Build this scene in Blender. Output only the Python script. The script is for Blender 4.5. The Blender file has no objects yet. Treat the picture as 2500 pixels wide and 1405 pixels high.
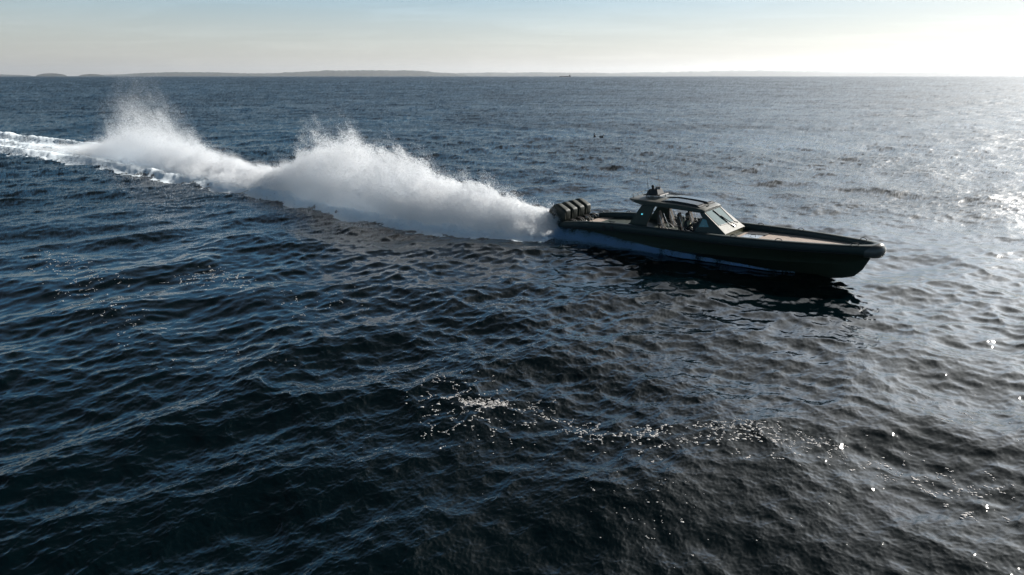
import bpy, bmesh, math, random
import numpy as np
from mathutils import Matrix, Vector

# ------------------------------------------------------------------ camera, sky, sun, exposure
scene = bpy.context.scene
COL = scene.collection
CAM_H = 8.0
cam_data = bpy.data.cameras.new("camera")
cam = bpy.data.objects.new("camera", cam_data)
COL.objects.link(cam)
cam_data.sensor_width = 36.0
cam_data.lens = 24.0
cam_data.clip_start = 0.1
cam_data.clip_end = 120000
PITCH = math.degrees(math.atan(516.5 / 1667.0))
cam.location = (0, 0, CAM_H)
cam.rotation_euler = (math.radians(90 - PITCH), 0, 0)
scene.camera = cam

SUN_AZ = 53.0      # degrees to the right of the view direction
SUN_EL = 28.0
world = bpy.data.worlds.new("World")
scene.world = world
world.use_nodes = True
wn = world.node_tree.nodes
wl = world.node_tree.links
for n in list(wn):
    wn.remove(n)
w_out = wn.new("ShaderNodeOutputWorld")
w_bg = wn.new("ShaderNodeBackground")
sky = wn.new("ShaderNodeTexSky")
sky.sky_type = 'NISHITA'
sky.sun_disc = False
sky.sun_elevation = math.radians(SUN_EL)
sky.sun_rotation = math.radians(SUN_AZ)
sky.air_density = 1.0
sky.dust_density = 0.4
sky.ozone_density = 0.7
w_bg.inputs["Strength"].default_value = 0.149
# thin high cloud streaks mixed over the blue
tc = wn.new("ShaderNodeTexCoord")
sep = wn.new("ShaderNodeSeparateXYZ")
wl.new(tc.outputs["Generated"], sep.inputs[0])
def wmath(op, a=None, b=None, av=0.0, bv=0.0, clamp=False):
    m = wn.new("ShaderNodeMath"); m.operation = op; m.use_clamp = clamp
    if a is not None: wl.new(a, m.inputs[0])
    else: m.inputs[0].default_value = av
    if b is not None: wl.new(b, m.inputs[1])
    else: m.inputs[1].default_value = bv
    return m.outputs[0]
zc = wmath('MAXIMUM', sep.outputs["Z"], None, bv=0.02)
cx = wmath('DIVIDE', sep.outputs["X"], wmath('ADD', zc, None, bv=0.06))
cy = wmath('DIVIDE', sep.outputs["Y"], wmath('ADD', zc, None, bv=0.06))
comb = wn.new("ShaderNodeCombineXYZ")
wl.new(wmath('MULTIPLY', cx, None, bv=0.55), comb.inputs[0])
wl.new(wmath('MULTIPLY', cy, None, bv=1.1), comb.inputs[1])
cn = wn.new("ShaderNodeTexNoise")
cn.inputs["Scale"].default_value = 0.9
cn.inputs["Detail"].default_value = 8
cn.inputs["Roughness"].default_value = 0.62
cn.inputs["Distortion"].default_value = 0.6
wl.new(comb.outputs[0], cn.inputs["Vector"])
cr = wn.new("ShaderNodeMapRange")
cr.inputs["From Min"].default_value = 0.46
cr.inputs["From Max"].default_value = 0.70
cr.inputs["To Max"].default_value = 0.7
wl.new(cn.outputs["Fac"], cr.inputs["Value"])
hs_ = wn.new("ShaderNodeHueSaturation")      # milky horizon air: less saturated low down
sm = wn.new("ShaderNodeMapRange")
sm.inputs["From Min"].default_value = 0.0; sm.inputs["From Max"].default_value = 0.14
sm.inputs["To Min"].default_value = 0.40; sm.inputs["To Max"].default_value = 2.3
sm2 = wn.new("ShaderNodeMapRange"); sm2.inputs["From Min"].default_value = 0.14; sm2.inputs["From Max"].default_value = 0.55
sm2.inputs["To Min"].default_value = 1.0; sm2.inputs["To Max"].default_value = 0.34
wl.new(sep.outputs["Z"], sm.inputs["Value"]); wl.new(sep.outputs["Z"], sm2.inputs["Value"])
wl.new(wmath('MULTIPLY', sm.outputs[0], sm2.outputs[0]), hs_.inputs["Saturation"])
gm = wn.new("ShaderNodeGamma"); gm.inputs["Gamma"].default_value = 0.57
wl.new(sky.outputs[0], gm.inputs["Color"]); 
cool = wn.new("ShaderNodeMixRGB"); cool.blend_type = 'MULTIPLY'; cool.inputs["Fac"].default_value = 1.0
cool.inputs["Color2"].default_value = (0.95, 0.98, 1.065, 1)
wl.new(gm.outputs[0], cool.inputs["Color1"]); wl.new(cool.outputs[0], hs_.inputs["Color"])
vm = wn.new("ShaderNodeMapRange"); vm.interpolation_type = 'SMOOTHSTEP'   # upper sky, out of frame, darkened so near water reflects black
hs_.inputs["Hue"].default_value = 0.495
vm.inputs["From Min"].default_value = 0.20; vm.inputs["From Max"].default_value = 0.60
vm.inputs["To Min"].default_value = 1.0; vm.inputs["To Max"].default_value = 0.11
wl.new(sep.outputs["Z"], vm.inputs["Value"]); wl.new(vm.outputs[0], hs_.inputs["Value"])
cmix = wn.new("ShaderNodeMixRGB")
wl.new(cr.outputs[0], cmix.inputs["Fac"])
wl.new(hs_.outputs[0], cmix.inputs["Color1"])
cbr = wn.new("ShaderNodeMixRGB"); cbr.blend_type = 'MULTIPLY'
cbr.inputs["Fac"].default_value = 1.0
cbr.inputs["Color2"].default_value = (1.16, 1.16, 1.17, 1)
wl.new(hs_.outputs[0], cbr.inputs["Color1"])
wl.new(cbr.outputs[0], cmix.inputs["Color2"])
# glow added mostly above the frame, toward the sun, to silver the water
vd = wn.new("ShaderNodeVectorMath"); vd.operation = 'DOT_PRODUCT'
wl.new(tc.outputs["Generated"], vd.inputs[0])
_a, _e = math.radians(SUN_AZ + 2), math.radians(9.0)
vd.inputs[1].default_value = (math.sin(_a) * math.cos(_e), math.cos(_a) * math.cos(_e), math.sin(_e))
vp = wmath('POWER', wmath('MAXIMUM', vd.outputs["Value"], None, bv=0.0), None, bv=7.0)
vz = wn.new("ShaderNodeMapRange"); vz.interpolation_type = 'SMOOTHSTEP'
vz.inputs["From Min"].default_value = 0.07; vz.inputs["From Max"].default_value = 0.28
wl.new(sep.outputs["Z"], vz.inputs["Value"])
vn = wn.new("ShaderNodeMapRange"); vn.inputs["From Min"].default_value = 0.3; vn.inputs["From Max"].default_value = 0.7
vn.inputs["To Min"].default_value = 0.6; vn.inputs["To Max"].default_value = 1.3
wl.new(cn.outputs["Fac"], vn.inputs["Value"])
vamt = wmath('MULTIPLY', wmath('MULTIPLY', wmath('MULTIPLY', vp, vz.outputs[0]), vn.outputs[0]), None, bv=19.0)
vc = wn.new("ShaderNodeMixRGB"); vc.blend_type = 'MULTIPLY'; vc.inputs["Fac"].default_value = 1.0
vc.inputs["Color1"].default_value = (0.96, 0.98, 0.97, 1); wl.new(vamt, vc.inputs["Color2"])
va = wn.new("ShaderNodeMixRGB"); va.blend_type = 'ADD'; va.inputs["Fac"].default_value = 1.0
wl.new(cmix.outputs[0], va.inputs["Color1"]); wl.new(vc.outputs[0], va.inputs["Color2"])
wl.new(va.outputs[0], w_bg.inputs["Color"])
wl.new(w_bg.outputs[0], w_out.inputs["Surface"])

sd = bpy.data.lights.new("sun", 'SUN')
sd.energy = 5.0
sd.angle = math.radians(0.53)
sd.color = (1.0, 0.95, 0.88)
sun = bpy.data.objects.new("sun", sd)
COL.objects.link(sun)
az, el = math.radians(SUN_AZ), math.radians(SUN_EL)
sdir = Vector((math.sin(az) * math.cos(el), math.cos(az) * math.cos(el), math.sin(el)))
sun.rotation_euler = sdir.to_track_quat('Z', 'Y').to_euler()
sun.location = sdir * 100

vs = scene.view_settings
vs.view_transform = 'Standard'
vs.look = 'None'
vs.gamma = 1.0
vs.exposure = 0.48
vs.use_curve_mapping = False
scene.render.engine = 'CYCLES'
cy_ = scene.cycles
cy_.max_bounces = 14
cy_.diffuse_bounces = 12
cy_.glossy_bounces = 3
cy_.transmission_bounces = 6
cy_.volume_bounces = 0
cy_.transparent_max_bounces = 8
cy_.sample_clamp_indirect = 6.0
cy_.sample_clamp_direct = 5.0
cy_.caustics_reflective = False
cy_.caustics_refractive = False

rng = np.random.default_rng(7)
random.seed(7)

# ------------------------------------------------------------------ materials
def mat(name, base=(0.5, 0.5, 0.5), rough=0.5, metal=0.0, noise=0.0, nscale=8.0, spec=0.5, emit=None, estr=0.0, coat=0.0, trans=0.0):
    m = bpy.data.materials.new(name)
    m.use_nodes = True
    nt = m.node_tree
    b = nt.nodes["Principled BSDF"]
    b.inputs["Base Color"].default_value = (*base, 1)
    b.inputs["Roughness"].default_value = rough
    b.inputs["Metallic"].default_value = metal
    b.inputs["Specular IOR Level"].default_value = spec
    b.inputs["Coat Weight"].default_value = coat
    b.inputs["Transmission Weight"].default_value = trans
    if emit:
        b.inputs["Emission Color"].default_value = (*emit, 1)
        b.inputs["Emission Strength"].default_value = estr
    if noise > 0:
        t = nt.nodes.new("ShaderNodeTexCoord")
        n = nt.nodes.new("ShaderNodeTexNoise")
        n.inputs["Scale"].default_value = nscale
        n.inputs["Detail"].default_value = 6
        nt.links.new(t.outputs["Object"], n.inputs["Vector"])
        mr = nt.nodes.new("ShaderNodeMapRange")
        mr.inputs["To Min"].default_value = 1 - noise
        mr.inputs["To Max"].default_value = 1 + noise
        nt.links.new(n.outputs["Fac"], mr.inputs["Value"])
        mx = nt.nodes.new("ShaderNodeMixRGB"); mx.blend_type = 'MULTIPLY'
        mx.inputs["Fac"].default_value = 1
        mx.inputs["Color1"].default_value = (*base, 1)
        nt.links.new(mr.outputs[0], mx.inputs["Color2"])
        nt.links.new(mx.outputs[0], b.inputs["Base Color"])
        r2 = nt.nodes.new("ShaderNodeMapRange")
        r2.inputs["To Min"].default_value = max(0.02, rough - 0.12 * noise * 4)
        r2.inputs["To Max"].default_value = min(1, rough + 0.12 * noise * 4)
        nt.links.new(n.outputs["Fac"], r2.inputs["Value"])
        nt.links.new(r2.outputs[0], b.inputs["Roughness"])
    return m

M_HULL = mat("hull_paint", (0.014, 0.024, 0.012), 0.6, noise=0.25, nscale=3)
M_COLLAR = mat("collar_foam", (0.017, 0.031, 0.029), 0.6, noise=0.2, nscale=5)
M_CABIN = mat("cabin_paint", (0.014, 0.025, 0.016), 0.45, noise=0.15, nscale=4)
M_ROOF = mat("roof_paint", (0.15, 0.148, 0.13), 0.4, noise=0.12, nscale=4)
M_DARK = mat("black_rubber", (0.008, 0.008, 0.009), 0.6)
M_COWL = mat("cowling_paint", (0.008, 0.014, 0.009), 0.6, noise=0.15, nscale=5)
M_METAL = mat("brushed_metal", (0.35, 0.34, 0.32), 0.3, metal=1.0)
M_BLACKMETAL = mat("black_metal", (0.02, 0.02, 0.02), 0.35, metal=0.6)
M_SEAT = mat("seat_vinyl", (0.055, 0.042, 0.032), 0.7, noise=0.15, nscale=10)
M_SEATDARK = mat("seat_dark", (0.02, 0.02, 0.02), 0.55)
M_GLASS = mat("tinted_glass", (0.05, 0.11, 0.11), 0.06, spec=0.7)
M_QGLASS = mat("quarter_glass", (0.01, 0.12, 0.14), 0.06, spec=0.8)
M_SKYL = mat("skylight_glass", (0.05, 0.055, 0.055), 0.22, spec=0.6)
M_LED = mat("side_led", (0.1, 0.7, 0.8), 0.3, emit=(0.15, 0.8, 1.0), estr=1.2)
M_RED = mat("red_strip", (0.25, 0.03, 0.03), 0.4)

def teak_mat():
    m = mat("deck_planking", (0.26, 0.195, 0.15), 0.65)
    nt = m.node_tree; b = nt.nodes["Principled BSDF"]
    t = nt.nodes.new("ShaderNodeTexCoord")
    wv = nt.nodes.new("ShaderNodeTexWave")
    wv.wave_type = 'BANDS'; wv.bands_direction = 'X'
    wv.inputs["Scale"].default_value = 2.6
    wv.inputs["Distortion"].default_value = 0.0
    nt.links.new(t.outputs["Object"], wv.inputs["Vector"])
    cr_ = nt.nodes.new("ShaderNodeValToRGB")
    cr_.color_ramp.elements[0].position = 0.03
    cr_.color_ramp.elements[0].color = (0.25, 0.20, 0.165, 1)
    cr_.color_ramp.elements[1].position = 0.16
    cr_.color_ramp.elements[1].color = (0.44, 0.355, 0.295, 1)
    nt.links.new(wv.outputs["Fac"], cr_.inputs["Fac"])
    n = nt.nodes.new("ShaderNodeTexNoise"); n.inputs["Scale"].default_value = 5
    n.inputs["Detail"].default_value = 5
    nt.links.new(t.outputs["Object"], n.inputs["Vector"])
    mr = nt.nodes.new("ShaderNodeMapRange")
    mr.inputs["To Min"].default_value = 0.75; mr.inputs["To Max"].default_value = 1.2
    nt.links.new(n.outputs["Fac"], mr.inputs["Value"])
    mx = nt.nodes.new("ShaderNodeMixRGB"); mx.blend_type = 'MULTIPLY'; mx.inputs["Fac"].default_value = 1
    nt.links.new(cr_.outputs[0], mx.inputs["Color1"]); nt.links.new(mr.outputs[0], mx.inputs["Color2"])
    nt.links.new(mx.outputs[0], b.inputs["Base Color"])
    return m
M_TEAK = teak_mat()

# ------------------------------------------------------------------ numpy helpers
def np_mesh(name, V, Fq, material=None, smooth=True):
    """mesh from numpy verts (n,3) and faces (m,k)"""
    me = bpy.data.meshes.new(name)
    k = Fq.shape[1]
    me.vertices.add(len(V)); me.vertices.foreach_set("co", np.ascontiguousarray(V, dtype=np.float32).ravel())
    me.loops.add(Fq.size); me.loops.foreach_set("vertex_index", np.ascontiguousarray(Fq, dtype=np.int32).ravel())
    me.polygons.add(len(Fq))
    me.polygons.foreach_set("loop_start", np.arange(0, Fq.size, k, dtype=np.int32))
    me.polygons.foreach_set("use_smooth", np.full(len(Fq), smooth, dtype=bool))
    me.update(calc_edges=True)
    if material: me.materials.append(material)
    return me

NTAB = np.random.default_rng(99).random(64 ** 3).astype(np.float32)
def vnoise(P, seed=0):
    """value noise on a wrapped random lattice"""
    P = P.astype(np.float32)
    f = np.floor(P); t = P - f; t = t * t * (3 - 2 * t)
    i = f.astype(np.int32) + np.array([seed * 13 % 64, seed * 29 % 64, seed * 7 % 64], np.int32)
    i0 = i & 63; i1 = (i + 1) & 63
    xs_ = (i0[:, 0] << 12, i1[:, 0] << 12); ys_ = (i0[:, 1] << 6, i1[:, 1] << 6); zs_ = (i0[:, 2], i1[:, 2])
    tx, ty, tz = t.T
    def lx_(b, c): 
        q = ys_[b] + zs_[c]
        return NTAB[xs_[0] + q] * (1 - tx) + NTAB[xs_[1] + q] * tx
    return (lx_(0, 0) * (1 - ty) + lx_(1, 0) * ty) * (1 - tz) + (lx_(0, 1) * (1 - ty) + lx_(1, 1) * ty) * tz

def fbm(P, octv=4, seed=0):
    r = 0; a = 0.5; s = 0
    for o in range(octv):
        r = r + a * vnoise(P * (2.03 ** o) + 17.3 * o, seed + o); s += a; a *= 0.5
    return r / s

# ------------------------------------------------------------------ ocean spectrum tiles
class Tile:
    def __init__(self, N, L, lmin, lmax, lpeak, slope_rms, wind_deg, spread, seed, chop=1.0, expo=3.6):
        self.N, self.L = N, L
        r = np.random.default_rng(seed)
        k1 = np.fft.fftfreq(N, d=L / N) * 2 * np.pi
        kx, ky = np.meshgrid(k1, k1, indexing='ij')
        k = np.hypot(kx, ky); k[0, 0] = 1e-6
        lam = 2 * np.pi / k
        kp = 2 * np.pi / lpeak
        S = np.exp(-1.25 * (kp / k) ** 2) / k ** expo
        D = 0.08 + sum(g_ * np.abs((kx * math.cos(math.radians(wd)) + ky * math.sin(math.radians(wd))) / k) ** spread for wd, g_ in wind_deg)
        Wn = 1 / (1 + np.exp(-(lam - lmin) / (0.08 * lmin))) * 1 / (1 + np.exp((lam - lmax) / (0.08 * lmax)))
        A = np.sqrt(S * D * Wn * Wn)
        A[0, 0] = 0
        z = (r.normal(size=(N, N)) + 1j * r.normal(size=(N, N))) * A
        self.h = np.real(np.fft.ifft2(z))
        hx = np.real(np.fft.ifft2(1j * kx * z)); hy = np.real(np.fft.ifft2(1j * ky * z))
        s = slope_rms / math.sqrt((hx ** 2 + hy ** 2).mean())
        z = z * s
        f = {}
        f['h'] = self.h * s
        f['hx'], f['hy'] = hx * s, hy * s
        c = chop
        f['dx'] = c * np.real(np.fft.ifft2(1j * kx / k * z)); f['dy'] = c * np.real(np.fft.ifft2(1j * ky / k * z))
        f['jxx'] = c * np.real(np.fft.ifft2(-kx * kx / k * z)); f['jyy'] = c * np.real(np.fft.ifft2(-ky * ky / k * z))
        f['jxy'] = c * np.real(np.fft.ifft2(-kx * ky / k * z))
        self.names = ['h', 'hx', 'hy', 'dx', 'dy', 'jxx', 'jyy', 'jxy']
        self.F = np.stack([f[n] for n in self.names], -1).astype(np.float32).reshape(N * N, -1)
    def sample(self, X, Y, cols=None):
        N = self.N
        u = X * (N / self.L); v = Y * (N / self.L)
        iu = np.floor(u).astype(np.int64); iv = np.floor(v).astype(np.int64)
        fu = (u - iu).astype(np.float32)[:, None]; fv = (v - iv).astype(np.float32)[:, None]
        i0 = iu % N; i1 = (iu + 1) % N; j0 = iv % N; j1 = (iv + 1) % N
        Fm = self.F if cols is None else self.F[:, cols]
        return ((Fm[i0 * N + j0] * (1 - fu) + Fm[i1 * N + j0] * fu) * (1 - fv)
                + (Fm[i0 * N + j1] * (1 - fu) + Fm[i1 * N + j1] * fu) * fv)

SEAS = ((138, 1.0), (35, 0.55), (86, 0.35))       # crossing seas: direction (degrees), share
TILES = [Tile(512, 211.0, 3.0, 40.0, 8.0, 0.080, SEAS, 7.0, 11, 1.0, 3.4),
         Tile(1024, 53.0, 0.40, 3.0, 7.0, 0.112, SEAS, 5.0, 23, 1.4, 3.2),
         Tile(1024, 14.3, 0.05, 0.40, 9.0, 0.118, SEAS, 4.0, 37, 1.1, 2.9)]

# ------------------------------------------------------------------ wake geometry (world units)
WAKE = np.array([(3.0, 35.9, 1.8, 0.4), (2.0, 35.9, 2.0, 1.1), (1.1, 36.2, 2.1, 1.44), (0.0, 36.5, 2.3, 1.7), (-1.1, 37.1, 2.5, 1.94), (-2.3, 38.1, 2.6, 2.19), (-3.6, 38.9, 2.7, 2.34), (-4.9, 39.9, 2.8, 2.56), (-6.0, 41.1, 2.9, 3.0), (-6.9, 41.8, 2.9, 3.6), (-7.8, 42.4, 3.0, 3.71), (-9.3, 43.6, 3.1, 4.09), (-10.2, 44.3, 3.1, 4.29), (-11.8, 46.1, 3.1, 3.87), (-13.4, 48.1, 3.1, 3.55), (-14.6, 49.1, 3.1, 3.11), (-15.4, 49.8, 3.2, 2.52), (-16.9, 50.9, 3.2, 1.89), (-19.0, 52.4, 3.2, 1.55), (-21.4, 54.7, 3.2, 1.34), (-23.8, 56.6, 3.4, 1.45), (-26.4, 58.7, 3.5, 1.82), (-28.8, 60.8, 3.7, 2.55), (-31.3, 63.0, 3.8, 3.61), (-34.0, 65.4, 3.9, 4.75), (-36.9, 67.9, 4.1, 5.58), (-39.1, 69.9, 4.2, 6.21), (-40.3, 70.9, 4.2, 5.67), (-41.5, 71.8, 4.3, 3.41), (-43.9, 73.7, 4.4, 1.6), (-47.8, 76.6, 4.5, 0.82), (-51.8, 79.4, 4.7, 0.11), (-56.2, 82.4, 4.9, 0.25), (-60.8, 85.6, 5.0, 0.45), (-65.8, 88.9, 5.2, 0.8), (-80.0, 99.0, 5.6, 0.2), (-120.0, 126.0, 6.0, 0.1)])
seg = np.diff(WAKE[:, :2], axis=0)
SLEN = np.r_[0, np.cumsum(np.hypot(seg[:, 0], seg[:, 1]))]
# smooth the tangent
def wake_at(s):
    x = np.interp(s, SLEN, WAKE[:, 0]); y = np.interp(s, SLEN, WAKE[:, 1])
    w = np.interp(s, SLEN, WAKE[:, 2]); z = np.interp(s, SLEN, WAKE[:, 3])
    return x, y, w, z
TAN = np.array([-0.82, 0.57]); TAN /= np.hypot(*TAN)
NEAR = np.array([-TAN[1], TAN[0]])           # perpendicular, towards the viewer's side
if NEAR[1] > 0: NEAR = -NEAR
_ss = np.linspace(0, SLEN[-1], 1500)
_wx, _wy, _ww, _wz = wake_at(_ss)
_u = (_wx * TAN[0] + _wy * TAN[1]); _o = np.argsort(_u)
def wake_coords(X, Y):
    """along-wake distance, signed lateral offset (positive = viewer side), half width"""
    u = X * TAN[0] + Y * TAN[1]
    s = np.interp(u, _u[_o], _ss[_o], left=-1, right=1e4)
    cx_, cy_c, w, z = wake_at(np.clip(s, 0, SLEN[-1]))
    t = (X - cx_) * NEAR[0] + (Y - cy_c) * NEAR[1]
    return s, t, w

# ------------------------------------------------------------------ boat pose
YAW, TRIM, ROLL = map(math.radians, (43, 2.5, 1.8))
BOAT_S = 0.972
Rz = Matrix.Rotation(-YAW, 4, 'Z'); Ry = Matrix.Rotation(-TRIM, 4, 'Y'); Rx = Matrix.Rotation(ROLL, 4, 'X')
BOAT_M = Matrix.Translation((6.48 * BOAT_S, 34.64 * BOAT_S, 8 - 8 * BOAT_S)) @ Rz @ Ry @ Rx @ Matrix.Scale(BOAT_S, 4)
BOAT_I = BOAT_M.inverted()
HX, HY = math.cos(YAW), -math.sin(YAW)
BO = np.array(BOAT_M.translation)

# ------------------------------------------------------------------ water surface
def water_field(X, Y, D):
    """displacement, averaged slopes, lost slope variance, foam. D = footprint between samples (m)"""
    n = len(X)
    disp = np.zeros((n, 3), np.float32)
    slope = np.zeros((n, 2), np.float32)
    lost = np.zeros(n, np.float32)
    # gust patches modulate the small waves
    patch = 0.65 + 0.7 * vnoise(np.c_[X / 9.0, Y / 6.0, np.zeros(n)], 5) 
    calm = np.ones(n)
    s, t, w = wake_coords(X, Y)
    inw = np.clip(1.35 - np.abs(t) / (w + .01), 0, 1) * (s >= 0) * (s < SLEN[-1] * .99)
    for ti, T in enumerate(TILES):
        lam0 = [6.0, 1.3, 0.25][ti]
        lod = np.clip(1.6 - D / lam0 * 1.6, 0, 1)           # geometry present
        amp = np.ones(n)
        if ti == 2: amp = patch * (0.55 + 0.9 * vnoise(np.c_[X / 31.0, Y / 17.0, np.zeros(n)], 8))
        if ti == 1: amp = 0.75 + 0.5 * (patch - .65) / .7
        near = D < lam0 * 0.5
        far = ~near
        J = np.zeros((n, 8), np.float32)
        a = amp.astype(np.float32)[:, None]
        geo_ = D < lam0
        if geo_.any():
            J[geo_] = T.sample(X[geo_], Y[geo_])
        J *= a
        disp[:, 0] += J[:, 3] * lod; disp[:, 1] += J[:, 4] * lod; disp[:, 2] += J[:, 0] * lod
        sl = np.zeros((n, 2), np.float32)
        def steep(Jn):
            a11 = 1 + Jn[:, 5]; a22 = 1 + Jn[:, 6]; a12 = Jn[:, 7]
            det = np.clip(a11 * a22 - a12 * a12, 0.3, None)
            return np.stack([(a22 * Jn[:, 1] - a12 * Jn[:, 2]) / det, (a11 * Jn[:, 2] - a12 * Jn[:, 1]) / det], -1)
        if near.any():
            sl[near] = steep(J[near])
        if far.any():
            Xf, Yf, Df = X[far], Y[far], D[far]
            rr = np.hypot(Xf, Yf); ux, uy = Xf / rr, Yf / rr
            sp_ = Df * np.clip((Df / lam0 - .5) / 1.5, 0, 1)
            K = 3
            acc = 0; acc2 = 0
            for q in range(K):
                off = ((q + .5) / K - .5) * sp_
                g = steep(T.sample(Xf + ux * off, Yf + uy * off) * a[far])
                acc = acc + g; acc2 = acc2 + (g ** 2).sum(1)
            mean = acc / K
            damp = np.clip((lam0 * 4 / np.maximum(Df, 1e-3)) ** 0.32, 0.33, 1).astype(np.float32)
            sl[far] = mean * damp[:, None]
            lost[far] += np.clip(acc2 / K - (sl[far] ** 2).sum(1), 0, None)
        slope += sl
    # wake ridges and hollows
    wy = np.zeros(n); 
    m = inw > 0
    if m.any():
        tt = t[m] / w[m]
        ridge = 0.40 * np.exp(-((tt - 0.72) / 0.22) ** 2) + 0.60 * np.exp(-((tt + 0.75) / 0.2) ** 2) + 0.25 * np.exp(-(tt / 0.25) ** 2) - 0.12
        lump = fbm(np.c_[X[m] / 1.1, Y[m] / 1.1, np.zeros(m.sum())], 5, 40) - .5
        ramp = np.clip(s[m] / 6, 0, 1)
        wy[m] = (ridge * (0.5 + 0.5 * np.clip(s[m] / 30, 0, 1)) + 0.45 * lump * (1 - .5 * np.clip((s[m] - 38) / 20, 0, 1)) + 0.16 * (fbm(np.c_[X[m] / .28, Y[m] / .28, np.zeros(m.sum())], 3, 41) - .5)) * ramp * np.clip(inw[m] * 2.2, 0, 1)
    disp[:, 2] += wy
    # hollow under the planing hull so no crest pokes through it
    lx = (X - BO[0]) * HX + (Y - BO[1]) * HY
    ly = (X - BO[0]) * -HY + (Y - BO[1]) * HX
    q = np.exp(-(np.clip(np.abs(ly) - 1.1, 0, None) / 0.9) ** 2) * np.clip((lx + 6) / 2, 0, 1) * np.clip((9.6 - lx) / 2.5, 0, 1)
    disp[:, 2] = disp[:, 2] * (1 - 0.75 * q) - 0.06 * q
    # foam on the water
    foam = np.zeros(n)
    if m.any():
        tt = t[m] / w[m]
        P = np.c_[X[m] / 0.9, Y[m] / 0.9, np.zeros(m.sum())]
        # stretch noise along the wake
        al = (X[m] * TAN[0] + Y[m] * TAN[1]); la = (X[m] * NEAR[0] + Y[m] * NEAR[1])
        nz = fbm(np.c_[al / 4.0, la / 0.45, np.zeros(m.sum())], 5, 60)
        edge = 1.0 + 0.30 * (fbm(np.c_[al / 1.6, np.zeros(m.sum()), np.zeros(m.sum())], 4, 71) - .5) * 2
        frag = fbm(np.c_[al / .7, la / .35, np.zeros(m.sum())], 5, 66)
        body = np.clip((edge + 0.22 + 0.7 * (frag - .5) - np.abs(tt)) / 0.14, 0, 1)
        age = np.clip((s[m] - 38) / 30, 0, 1)
        lines = np.exp(-((tt - 0.80) / 0.16) ** 2) + np.exp(-((tt + 0.80) / 0.14) ** 2) + 0.85 * np.exp(-((tt - 0.0) / 0.30) ** 2)
        cover = (1 - age) * (0.93 - 0.25 * np.clip(np.abs(tt) - .6, 0, 1)) + age * (0.62 + 0.38 * np.clip(lines, 0, 1))
        lace = np.clip((nz - 0.50) / 0.14, 0, 1) * np.clip((1.15 - np.abs(tt)) / .1, 0, 1) * np.clip((s[m] - 30) / 10, 0, 1) * .7
        foam[m] = np.maximum(np.maximum(lace, body * (0.86 * (1 - age) + 0.52 * age)), body * np.clip((nz - (0.72 - 0.52 * cover)) / 0.30, 0, 1))
    # thin white edge of water peeling from the chine on the viewer's side
    return disp, slope, lost, foam

def build_water():
    th_f = np.arange(-50, 50.001, 0.065)
    th = np.r_[np.arange(-180, -50, 2.0), th_f]
    th = np.r_[th, np.arange(52, 180, 2.0)]
    th = np.radians(th)
    # radial rows: uniform steps in depression angle near, then geometric
    dep = np.radians(np.arange(62, 0.35, -0.062))
    r = CAM_H / np.tan(dep)
    r = np.r_[0.4, 2.0, r]
    rr = [r[-1]]
    while rr[-1] < 60000: rr.append(rr[-1] * 1.045)
    r = np.r_[r, rr[1:]]
    D = np.gradient(r)
    nr, nt = len(r), len(th)
    R_, T_ = np.meshgrid(r, th, indexing='ij')
    X = (R_ * np.sin(T_)).ravel(); Y = (R_ * np.cos(T_)).ravel()
    DD = np.repeat(D, nt)
    fine = (np.abs(T_) < math.radians(50.5)).ravel()
    disp = np.zeros((nr * nt, 3), np.float32); sl = np.zeros((nr * nt, 2), np.float32)
    lost = np.zeros(nr * nt, np.float32); foam = np.zeros(nr * nt)
    idx = np.where(fine)[0]
    for part in np.array_split(idx, 12):
        d_, s_, l_, f_ = water_field(X[part], Y[part], DD[part])
        disp[part] = d_; sl[part] = s_; lost[part] = l_; foam[part] = f_
    lost[~fine] = 0.03
    # beyond 2 km the sheet is flat in shape
    rf = np.hypot(X, Y)
    disp *= np.clip((2500 - rf) / 500, 0, 1)[:, None]
    V = np.c_[X + disp[:, 0], Y + disp[:, 1], disp[:, 2]]
    i = np.arange(nr - 1)[:, None] * nt; j = np.arange(nt)[None, :]; j2 = (j + 1) % nt
    Fq = np.stack([i + j, i + j2, i + nt + j2, i + nt + j], -1).reshape(-1, 4)
    me = np_mesh("water", V, Fq)
    a = me.attributes.new("wslope", 'FLOAT_VECTOR', 'POINT')
    lodm = np.clip((DD - 0.12) / 0.25, 0, 1)
    a.data.foreach_set("vector", np.c_[sl[:, 0], sl[:, 1], lodm].astype(np.float32).ravel())
    a = me.attributes.new("wdata", 'FLOAT_VECTOR', 'POINT')
    rough = np.sqrt(np.sqrt(np.clip(lost, 0, None) * 0.8 + 0.0005))
    a.data.foreach_set("vector", np.c_[rough, foam, np.zeros(nr * nt)].astype(np.float32).ravel())
    ob = bpy.data.objects.new("water", me)
    COL.objects.link(ob)
    ob["kind"] = "structure"
    me.materials.append(water_mat())
    return ob

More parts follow.
